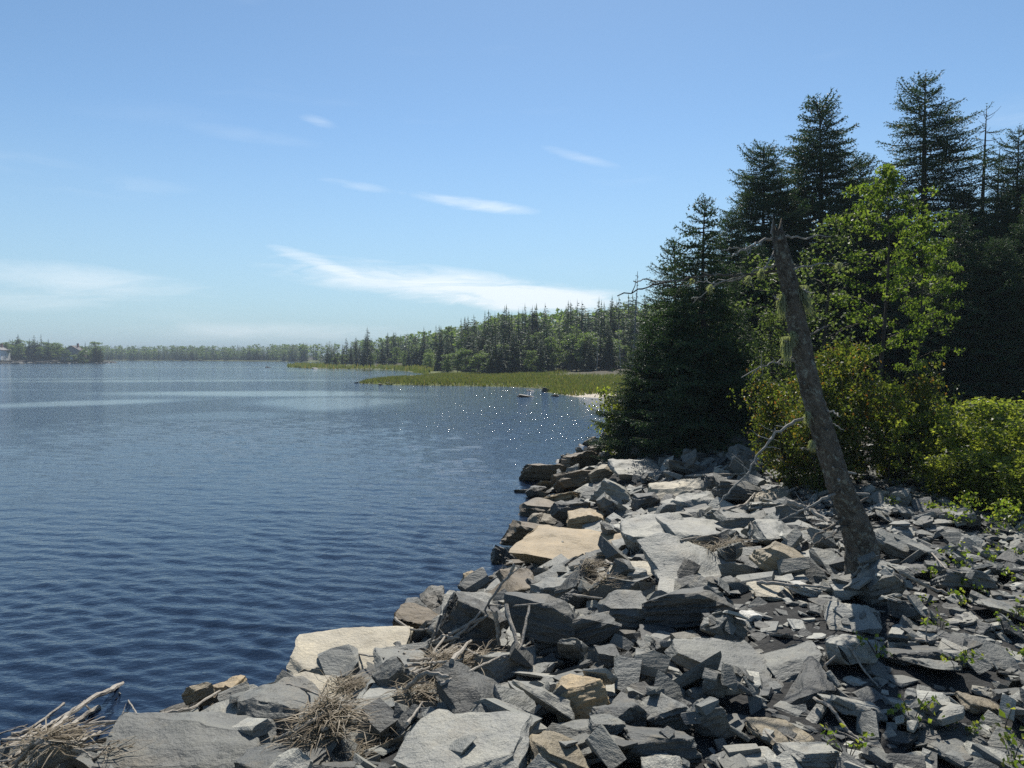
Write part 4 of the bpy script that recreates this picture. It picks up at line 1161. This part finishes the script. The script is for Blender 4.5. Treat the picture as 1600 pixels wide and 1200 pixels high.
def house(px, base_y, Y, w, d, h, wall, roofc, label, rz):
    p = at_y(px, base_y, Y); z0 = float(land_z(np.array([p[0]]), np.array([Y]))[0])
    e = bpy.data.objects.new('house', None); COL.objects.link(e); e.location = (p[0], Y, max(z0, .8)); e.rotation_euler = (0, 0, rz); tag(e, label, 'house')
    mw = plain_mat('house_wall', wall, .7, .08); mr = plain_mat('house_roof', roofc, .8, .2); mg = plain_mat('window_glass', (.03, .04, .05), .1, .05); mt = plain_mat('trim', (.7, .7, .68), .6, .05)
    b = MB(); b.box((0, 0, h / 2), (w, d, h)); b.put([(-w / 2, -d / 2, h), (w / 2, -d / 2, h), (0, -d / 2, h + w * .32), (-w / 2, d / 2, h), (w / 2, d / 2, h), (0, d / 2, h + w * .32)], [(0, 1, 2), (3, 5, 4)]); add('wall', b.mesh('wall', [mw]), e)
    rh = w * .32; r = MB(); th = .18
    for sg in (-1, 1):
        a = np.array([(0, -d / 2 - .4, h + rh), (0, d / 2 + .4, h + rh), (sg * (w / 2 + .4), d / 2 + .4, h - rh * .8 / w), (sg * (w / 2 + .4), -d / 2 - .4, h - rh * .8 / w)], float) + np.array([0, 0, .03])
        V = np.vstack([a, a + np.array([0, 0, th])]); r.put(V, [(0, 1, 2), (0, 2, 3), (4, 6, 5), (4, 7, 6), (0, 4, 5), (0, 5, 1), (2, 6, 7), (2, 7, 3), (0, 3, 7), (0, 7, 4), (1, 5, 6), (1, 6, 2)])
    ro = add('roof', r.mesh('roof', [mr]), e)
    c = MB(); c.box((w * .2, 0, h + rh + .3), (.7, .7, 1.6)); add('chimney', c.mesh('chimney', [plain_mat('brick', (.25, .12, .09))]), ro)
    for x in (-w * .28, w * .28):
        wb = MB(); wb.box((x, -d / 2 - .02, h * .55), (1.3, .10, 1.4)); wo = add('window', wb.mesh('window', [mt]), e)
        pb = MB(); pb.box((x, -d / 2 - .06, h * .55), (1.05, .08, 1.15)); add('pane', pb.mesh('pane', [mg]), wo)
    db = MB(); db.box((0, -d / 2 - .03, 1.05), (1.0, .10, 2.1)); add('door', db.mesh('door', [mt]), e)
house(116, 561, 313, 7.5, 7, 3.6, (.30, .28, .26), (.10, .09, .09), 'grey house half hidden by trees on the islet', .25)
house(-1, 561, 308, 5, 7, 4.4, (.80, .80, .78), (.20, .19, .19), 'white house cut by the photo edge on the islet', .1)

# ---- marsh grass, shore rocks
def marsh():
    g = np.random.default_rng(55); N = 85000
    x = g.uniform(-19, 22, N); y = g.uniform(47, 112, N)
    s = poly_sd(x, y, COAST); keep = (s > .25) & (s < 17 + 5 * g.random(N)); x, y, s = x[keep], y[keep], s[keep]
    # leave the sand bare
    sand = (((x - 6.2) / 3.2) ** 2 + ((y - 51.2) / 3.2) ** 2 < 1) & (s < 1.6); x, y, s = x[~sand], y[~sand], s[~sand]
    z = land_z(x, y); n = len(x)
    hgt = (.16 + .34 * fbm(x * .25, y * .25, 9)) * g.uniform(.6, 1.25, n); w = g.uniform(.035, .07, n); a = g.uniform(0, math.pi, n)
    lean = g.normal(0, .13, (n, 2))
    A = np.stack([x - np.cos(a) * w, y - np.sin(a) * w, z - .03], 1); B = np.stack([x + np.cos(a) * w, y + np.sin(a) * w, z - .03], 1); Cc = np.stack([x + lean[:, 0], y + lean[:, 1], z + hgt], 1)
    V = np.stack([A, B, Cc], 1).reshape(-1, 3)
    tag(add('marsh_grass', mesh_np('marsh_grass', V, np.arange(n * 3).reshape(-1, 3), [GRASS])), 'green marsh grass covering the low point across the cove', 'grass', kind='stuff')
    # second point farther off
    x = g.uniform(-66, -14, 9000); y = g.uniform(120, 235, 9000); s = poly_sd(x, y, COAST); k = (s > .2) & (s < 7); x, y = x[k], y[k]; n = len(x); z = land_z(x, y)
    hgt = g.uniform(.4, 1.1, n); w = g.uniform(.12, .3, n)
    V = np.stack([np.stack([x - w, y, z], 1), np.stack([x + w, y, z], 1), np.stack([x, y, z + hgt], 1)], 1).reshape(-1, 3)
    tag(add('shore_grass', mesh_np('shore_grass', V, np.arange(n * 3).reshape(-1, 3), [GRASS])), 'olive shore grass on the second point farther off', 'grass', kind='stuff')
marsh()
for k, (px, py, w, tint, lab) in enumerate([(822, 619, 24, 'd', 'dark rock standing in the cove off the sand'), (858, 611, 28, 'd', 'dark boulder against the marsh grass beside the sand'), (866, 618, 14, 't', 'small tan rock at the left end of the sand'), (737, 601, 11, 'l', 'pale rock at the water edge of the marsh'),
                                            (803, 601, 12, 'g', 'grey rock at the marsh edge left of the dark boulder'), (830, 610, 14, 'd', None), (612, 600, 16, 'g', None), (596, 601, 10, 'd', None), (556, 598, 8, 'd', None), (566, 599, 6, 'd', None), (842, 602, 12, 'l', None), (650, 590, 20, 'g', None),
                                            (420, 574, 9, 'd', None), (313, 564, 6, 'd', None), (332, 564, 5, 'd', None), (478, 574, 14, 'g', None), (492, 576, 12, 'd', None), (465, 573, 12, 'g', None)]):
    p = at(px, py, .05); sz = w / FPX * p[1]; me = BLOCKS[(k + 5) % 16]
    o = add('shore_rock', me, None, (p[0], p[1], -.02), (.25 * math.sin(k), .2, k * 1.1), (sz * 1.1, sz * .8, sz * .42)); o.color = (*[c * (.45 if tint == 'd' else 1) for c in TINT[tint]], 1)
    tag(o, lab or 'small far rock at the water edge of the grassy points', 'rock', 'far rocks along the marsh shore')
for k in range(60):   # stones of the islet shore
    g = random.Random(k + 300); px = g.uniform(-10, 172); p = at(px, 567.5 + g.uniform(-1, 1.2), .0); me = BLOCKS[k % 16]; sz = g.uniform(.8, 2.4)
    o = add('shore_rock', me, None, (p[0], p[1] + g.uniform(0, 6), .1), (0, 0, k), (sz, sz * .8, sz * .5)); o.color = (*TINT[g.choice('gld')], 1); tag(o, 'pale stone along the shore of the islet', 'rock', 'stones along the islet shore')

# ------------------------------------------------------------------ the dead leaning trunk
def dead_tree():
    Y0 = 5.85
    base = at(1352, 884, 1.28); Y0 = base[1]
    track = [(1356, 890, 88), (1347, 858, 74), (1330, 800, 64), (1313, 760, 58), (1299, 720, 54), (1284, 670, 50), (1273, 630, 47), (1261, 585, 45), (1250, 530, 43), (1241, 485, 41), (1232, 440, 38), (1223, 400, 34), (1218, 375, 30), (1214, 358, 22)]
    P = np.array([at_y(px, py, Y0 - .25 * k / 13) for k, (px, py, w) in enumerate(track)]); rad = np.array([w for _, _, w in track]) / FPX * Y0 / 2 * np.linspace(.70, .70, 14)
    P[0, 2] -= .25
    # finer rings with bark relief
    u = np.linspace(0, len(P) - 1, 230); PP = np.stack([np.interp(u, np.arange(len(P)), P[:, q]) for q in range(3)], 1); rr = np.interp(u, np.arange(len(P)), rad)
    rg = np.random.default_rng(2); k = 56; V = []
    for i in range(len(PP)):
        for j in range(k):
            a = j / k * 6.2832; p = Vector((math.cos(a) * 2.2, math.sin(a) * 2.2, i * .085))
            r = rr[i] * (1 + .12 * mnoise.noise(p * .6) - .16 * abs(mnoise.fractal(p * 1.7, .8, 2, 3)) + .10 * mnoise.noise(p * 5) + .06 * mnoise.noise(p * 11))
            if i < 26: r *= 1 + .30 * max(0, math.sin(a * 4 + 1)) * ((26 - i) / 26) ** 2
            dz = 0
            if i > 222: dz = .16 * mnoise.noise(Vector((math.cos(a) * 1.3 + 4, math.sin(a) * 1.3, 0))) * (i - 222) / 7
            V.append((PP[i][0] + math.cos(a) * r, PP[i][1] + math.sin(a) * r, PP[i][2] + dz))
    n = len(PP); T = []
    for i in range(n - 1):
        for j in range(k):
            a, b = i * k + j, i * k + (j + 1) % k; T += [(a, b, a + k), (b, b + k, a + k)]
    V.append(tuple(PP[-1] - np.array([0, 0, .05])));
    for j in range(k): T.append((n * k, (n - 1) * k + j, (n - 1) * k + (j + 1) % k))
    e = bpy.data.objects.new('dead_tree', None); COL.objects.link(e); e.location = tuple(P[0])
    tag(e, 'leaning dead trunk with a broken top and bare branches among the rocks', 'dead tree')
    def part(name, me):
        o = add(name, me, e); o.location = tuple(-P[0]); return o
    part('trunk', mesh_np('dead_trunk', np.array(V), T, [SNAG_BARK], smooth=True))
    # splinters on the broken top
    for q in range(1):
        b = MB(); a = q * 1.7 + 2; p = PP[-1] + np.array([math.cos(a) * .05, math.sin(a) * .05, -.03]); b.tube([p, p + np.array([rg.normal(0, .02), rg.normal(0, .02), rg.uniform(.05, .13)])], [.018, .003], 4); part('splinter', b.mesh('splinter', [GREYWOOD]))
    for q in range(14):      # broken stubs
        i = int(rg.integers(30, 220)); a = rg.uniform(0, 6.28); d = np.array([math.cos(a), math.sin(a), rg.uniform(-.2, .5)]); b = MB(); L = rg.uniform(.03, .10)
        b.tube([PP[i] + d * rr[i] * .6, PP[i] + d * (rr[i] + L * .6), PP[i] + d * (rr[i] + L)], [.016, .011, .006], 6, rough=.2, rg=rg); part('stub', b.mesh('stub', [GREYWOOD if q % 2 else SNAG_BARK]))
    BR = [([(1211, 371), (1185, 378), (1164, 390), (1136, 401)], 6, -.3), ([(1165, 389), (1150, 386), (1128, 392)], 3, -.3), ([(1224, 371), (1262, 372), (1296, 368)], 5, .2), ([(1218, 423), (1164, 431), (1120, 430), (1081, 434), (1040, 441), (1010, 448), (966, 462)], 6, -.5),
          ([(1040, 441), (1010, 436), (990, 440)], 2.5, -.4), ([(1217, 412), (1190, 420), (1158, 434), (1120, 442), (1100, 458), (1084, 472)], 5, .3), ([(1120, 442), (1098, 440), (1070, 447)], 2.5, .3), ([(1231, 421), (1279, 413), (1323, 412)], 4.5, .3), ([(1249, 523), (1275, 520), (1290, 510)], 6, -.2),
          ([(1266, 650), (1240, 660), (1213, 676), (1191, 703), (1170, 735), (1140, 768), (1120, 792)], 6.5, -.25), ([(1278, 642), (1300, 643), (1312, 649)], 6, -.2), ([(1284, 656), (1302, 662), (1320, 673)], 3.5, -.1), ([(1250, 557), (1220, 563), (1197, 571), (1158, 588)], 4, -.3),
          ([(1280, 700), (1262, 701), (1250, 700)], 4, -.2), ([(1314, 815), (1290, 828), (1263, 845)], 6, -.5), ([(1322, 822), (1296, 838), (1270, 850)], 5, -.6), ([(1310, 768), (1280, 783), (1250, 798), (1218, 814)], 6, -.3), ([(1236, 455), (1256, 452), (1268, 458)], 4, -.3), ([(1232, 470), (1215, 468), (1207, 462)], 4, -.3), ([(1245, 540), (1232, 538), (1226, 533)], 5, -.2),
          ([(1220, 385), (1205, 400), (1196, 420)], 4, -.3)]
    for pts, w, dy in BR:
        m = len(pts); q = np.array([at_y(a, c, Y0 - .1 + dy * (i / (m - 1))) for i, (a, c) in enumerate(pts)]); r0 = w / FPX * Y0 / 2 * .70
        uu = np.linspace(0, m - 1, m * 4); Q = np.stack([np.interp(uu, np.arange(m), q[:, z]) for z in range(3)], 1) + rg.normal(0, .006, (m * 4, 3))
        b = MB(); b.tube(Q, np.linspace(r0 * 1.15, max(.0035, r0 * .4), m * 4), 6, rough=.18, rg=rg)
        if m > 3:
            for t_ in range(m * 2):
                i = rg.integers(2, len(Q) - 1); d = rg.normal(0, .06, 3); b.tube([Q[i], Q[i] + d * .6, Q[i] + d + rg.normal(0, .02, 3)], [.004, .003, .0015], 4)
        part('branch', b.mesh('dead_branch', [GREYWOOD if dy > -.45 or w > 6 else SNAG_BARK]))
    for (px, py, ln, wd) in [(1254, 448, 48, 13), (1222, 462, 40, 10), (1229, 528, 44, 12), (1240, 520, 26, 8), (1170, 433, 10, 5), (1110, 447, 12, 5), (1082, 436, 9, 4), (1262, 645, 22, 6), (1268, 690, 18, 6), (1310, 412, 14, 6), (1190, 422, 16, 6)]:
        b = MB(); sc = Y0 / FPX
        for k2 in range(int(17 * wd)):
            p = at_y(px + rg.normal(0, wd * .25), py + rg.uniform(-3, 3), Y0 - .22 + rg.normal(0, .02)); L = ln * sc * rg.uniform(.3, 1.0); sl = (8 if px == 1254 else 0) * sc * L / (ln * sc)
            m1 = p + np.array([rg.normal(0, .012) + sl * .5, rg.normal(0, .012), -L * .5]); m2 = p + np.array([rg.normal(0, .02) + sl * 1.6, rg.normal(0, .02), -L])
            s2 = np.array([.0022, .0012, 0]); b.put([p - s2, p + s2, m1 - s2, m1 + s2, m2], [(0, 1, 3), (0, 3, 2), (2, 3, 4)])
        part('lichen_tuft', b.mesh('lichen_tuft', [BEARD]))
dead_tree()

# ------------------------------------------------------------------ driftwood
def stick(pts, w, label, mat=DRIFT, group='driftwood sticks on the rock bank', upright=False, name='driftwood_stick', forks=0):
    rg = np.random.default_rng(int(sum(a * 3 + c for a, c in pts))); m = len(pts)
    q = np.array([hit(a, c) for a, c in pts])
    if upright:
        foot = q[-1]; q = np.array([at_y(a, c, foot[1] + .02 * i) for i, (a, c) in enumerate(pts)])
    else:
        # rests on the rocks: no point far behind its neighbours
        yy = np.polyval(np.polyfit(np.arange(m), q[:, 1], min(2, m - 1)), np.arange(m)) if m > 2 else q[:, 1]
        q = np.array([at_y(a, c, v) for (a, c), v in zip(pts, yy)])
        q[:, 2] = np.maximum(q[:, 2], height(q[:, 0], q[:, 1])) 
    r0 = w / FPX * q[:, 1].mean() / 2; q[:, 2] += r0 * .8
    n = m * 5; uu = np.linspace(0, m - 1, n)
    Q = np.stack([np.interp(uu, np.arange(m), q[:, z]) for z in range(3)], 1); Q = np.vstack([Q[:1], (Q[:-2] + Q[1:-1] * 2 + Q[2:]) / 4, Q[-1:]]) + rg.normal(0, r0 * .22, (n, 3))
    b = MB(); b.tube(Q, np.linspace(r0 * 1.1, r0 * .6, n), 7, rough=.15, rg=rg)
    for f in range(forks):
        i = rg.integers(2, n - 2); d = rg.normal(0, 1, 3); d[2] = abs(d[2]) * .6; d *= .12 / np.linalg.norm(d) * (1 + 8 * r0); b.tube([Q[i], Q[i] + d * .5 + rg.normal(0, .01, 3), Q[i] + d], [r0 * .5, r0 * .35, .001], 5)
    o = add(name, b.mesh(name, [mat])); tag(o, label, 'stick', group)
STK = [
 ([(206, 1063), (176, 1079), (139, 1097), (101, 1127), (75, 1150), (22, 1184), (-6, 1203)], 9, 'longest bleached branch of the pile, slanting up over the water', 2),
 ([(156, 1108), (112, 1135), (71, 1161)], 10, 'thick short bleached stick below the longest branch', 1),
 ([(101, 1101), (49, 1139), (0, 1161)], 4.5, 'thin curved stick over the water at the left edge', 1),
 ([(112, 1141), (169, 1131), (240, 1120), (296, 1112), (345, 1092)], 6.5, 'long stick running along the top of the flat slab', 1),
 ([(56, 1202), (112, 1172), (157, 1146)], 10, 'pale thick stick in the lower part of the left pile', 0),
 ([(116, 1180), (184, 1172)], 7, 'short pale stick ending at the flat slab', 0),
 ([(184, 1084), (197, 1088), (206, 1105), (214, 1126)], 3, 'thin hooked twig hanging beside the longest branch', 0),
 ([(427, 1161), (480, 1135), (525, 1116), (551, 1101)], 6.5, 'curved stick across the reed litter beside the pointed boulder', 1),
 ([(448, 1071), (484, 1082), (521, 1096)], 4.5, 'thin stick poking from the reed litter behind the pointed boulder', 1),
 ([(510, 1020), (562, 1024), (600, 1032)], 3.5, 'thin straight stick lying on the big tan slab', 0),
 ([(502, 1146), (536, 1129)], 8, 'stubby pale stick below the curved one in the reed litter', 0),
 ([(791, 1005), (811, 1024), (827, 1036)], 6.5, 'pale stick leaning down beside the cracked round boulder', 0),
 ([(617, 970), (643, 988), (669, 1004)], 4.5, 'straight stick from the wet brown boulder down to the pile', 0),
 ([(632, 1081), (663, 1069), (701, 1062)], 8, 'thick gnarled stick in front of the hollowed boulder', 1),
 ([(636, 1133), (660, 1100)], 4.5, 'short dark stick above the smooth pale boulder', 0),
 ([(677, 1019), (712, 1000), (753, 980)], 6, 'upper long stick of the middle driftwood heap', 1),
 ([(705, 1040), (736, 1021)], 7, 'short thick stick at the foot of the middle heap', 0),
 ([(763, 947), (804, 948), (849, 945)], 3.5, 'thin level stick above the cracked round boulder', 0),
 ([(894, 938), (942, 939)], 4.5, 'short level stick under the reed tuft at mid bank', 0),
 ([(942, 853), (933, 874), (945, 884), (957, 892)], 5, 'crooked pale root standing on the tan slab', 0),
 ([(1063, 848), (1124, 848)], 3, 'thin stick across the pale domed boulder', 0),
 ([(1228, 788), (1261, 803), (1296, 819)], 10, 'bleached split plank left of the dead trunk', 0),
 ([(1072, 746), (1118, 744), (1163, 744)], 4.5, 'level grey stick right of the cream slab', 0),
 ([(1182, 913), (1243, 924), (1297, 932)], 6, 'mossy stick pointing at the trunk shadow', 0),
 ([(1407, 903), (1456, 922), (1490, 936), (1519, 952)], 6, 'long bleached stick in the chip field', 0),
 ([(1425, 1001), (1462, 1008), (1500, 1016), (1530, 1047)], 6, 'forked dead branch lying over the chip field', 3),
 ([(1456, 984), (1468, 998), (1478, 1010)], 3.5, 'side twig joining the forked dead branch', 0),
 ([(1273, 1094), (1297, 1121), (1325, 1145), (1352, 1174), (1380, 1181)], 6, 'long crooked twig near the bottom edge', 3),
 ([(1291, 1040), (1325, 1035), (1349, 1047), (1373, 1077)], 4, 'thin arched twig at the end of the trunk shadow', 1),
 ([(1452, 860), (1478, 890), (1504, 917)], 2.5, 'thin dark twig right of the trunk foot', 0),
 ([(1194, 1142), (1215, 1169)], 3, 'small pale twig left of the crooked one', 1),
 ([(1228, 1150), (1260, 1170), (1300, 1196)], 2.5, 'fine twig across the pale stone at the bottom edge', 3),
 ([(1130, 800), (1165, 790), (1180, 772)], 4, 'curved white stick right of the light grey block', 0),
 ([(1170, 850), (1176, 838), (1172, 818)], 4, 'short upright pale stick beside the brown wedge block', 0),
 ([(1230, 770), (1262, 757), (1276, 745)], 4, 'grey stick slanting up behind the dead trunk', 0),
]
for pts, w, lab, fk in STK: stick(pts, w, lab, forks=fk)
stick([(773, 955), (777, 983), (780, 1011)], 8, 'upright bleached stick in the middle of the bank', upright=True)
stick([(804, 883), (797, 900), (784, 914), (763, 945), (748, 980)], 5, 'dark crooked branch rising before the brown boulder', mat=GREYWOOD, upright=True, forks=4)
_g = random.Random(12)
for k in range(16):
    cx, cy = _g.uniform(655, 765), _g.uniform(985, 1052); a = _g.gauss(-.45, .35); L = _g.uniform(25, 60)
    stick([(cx - L * math.cos(a) / 1, cy - L * math.sin(a) * .6), (cx, cy), (cx + L * math.cos(a), cy + L * math.sin(a) * .6)][::1], _g.uniform(2.5, 6), 'bleached stick tangled in the middle driftwood heap', group='sticks of the middle heap')
for k in range(18):
    cx, cy = _g.uniform(10, 165), _g.uniform(1125, 1195); a = _g.gauss(-.35, .3); L = _g.uniform(25, 60)
    stick([(cx - L * math.cos(a), cy - L * math.sin(a)), (cx, cy), (cx + L * math.cos(a), cy + L * math.sin(a))], _g.uniform(2.5, 6), 'pale stick jumbled in the driftwood pile at the water', group='sticks of the left pile')

# ------------------------------------------------------------------ dried reed litter caught between the rocks
def reeds(px, py, wpx, hpx, n, label):
    n = int(n * .42); rg = np.random.default_rng(px * 7 + py); b = MB(); c = hit(px, py); sc = c[1] / FPX
    for k in range(n):
        x = c[0] + rg.normal(0, .24) * wpx * sc; y = c[1] + rg.normal(0, .24) * hpx * sc * 1.8; z = float(height(x, y)); z = max(min(z, c[2] + .06), .03) + rg.uniform(.0, .03)
        a = rg.uniform(0, 6.28) if rg.random() < .55 else rg.normal(.5, .4); L = rg.uniform(.06, .26); d = np.array([math.cos(a), math.sin(a), rg.normal(.0, .10)]) * L
        p = np.array([x, y, z]); s = np.cross(d, [0, 0, 1.0]); s = s / (np.linalg.norm(s) + 1e-9) * rg.uniform(.0016, .004); mid = p + d * .5 + rg.normal(0, .012, 3) + np.array([0, 0, .012]); e = p + d
        b.put([p - s, p + s, mid - s, mid + s, e], [(0, 1, 3), (0, 3, 2), (2, 3, 4)])
    o = add('reed_litter', b.mesh('reed_litter', [STRAW])); tag(o, label, 'reeds', 'dried reed litter between the rocks')
for a in [(70, 1172, 170, 45, 1500, 'dried reeds matted in the driftwood pile at the water'), (505, 1125, 110, 50, 1300, 'dried reeds packed right of the pointed boulder'), (545, 1075, 80, 25, 600, 'reed wisps behind the pointed boulder near the tan slab'), (585, 1160, 80, 45, 700, 'brown reed mat left of the smooth pale boulder'),
          (700, 1030, 120, 50, 1100, 'reed litter under the middle driftwood heap'), (925, 893, 40, 40, 550, 'tuft of dry reeds on the tan slab'), (938, 920, 50, 22, 350, 'brown reed wisp below the tan slab tuft'), (1135, 852, 100, 22, 700, 'reed mat behind the pale domed boulder'), (985, 768, 36, 22, 260, 'dry grass wisp beside the pale fluted boulder'),
          (1275, 785, 70, 22, 420, 'pale reed litter beside the bleached plank'), (1275, 835, 50, 40, 420, 'root tangle and reeds at the left of the trunk foot'), (650, 1085, 60, 30, 350, 'reeds caught under the thick gnarled stick')]:
    reeds(*a)
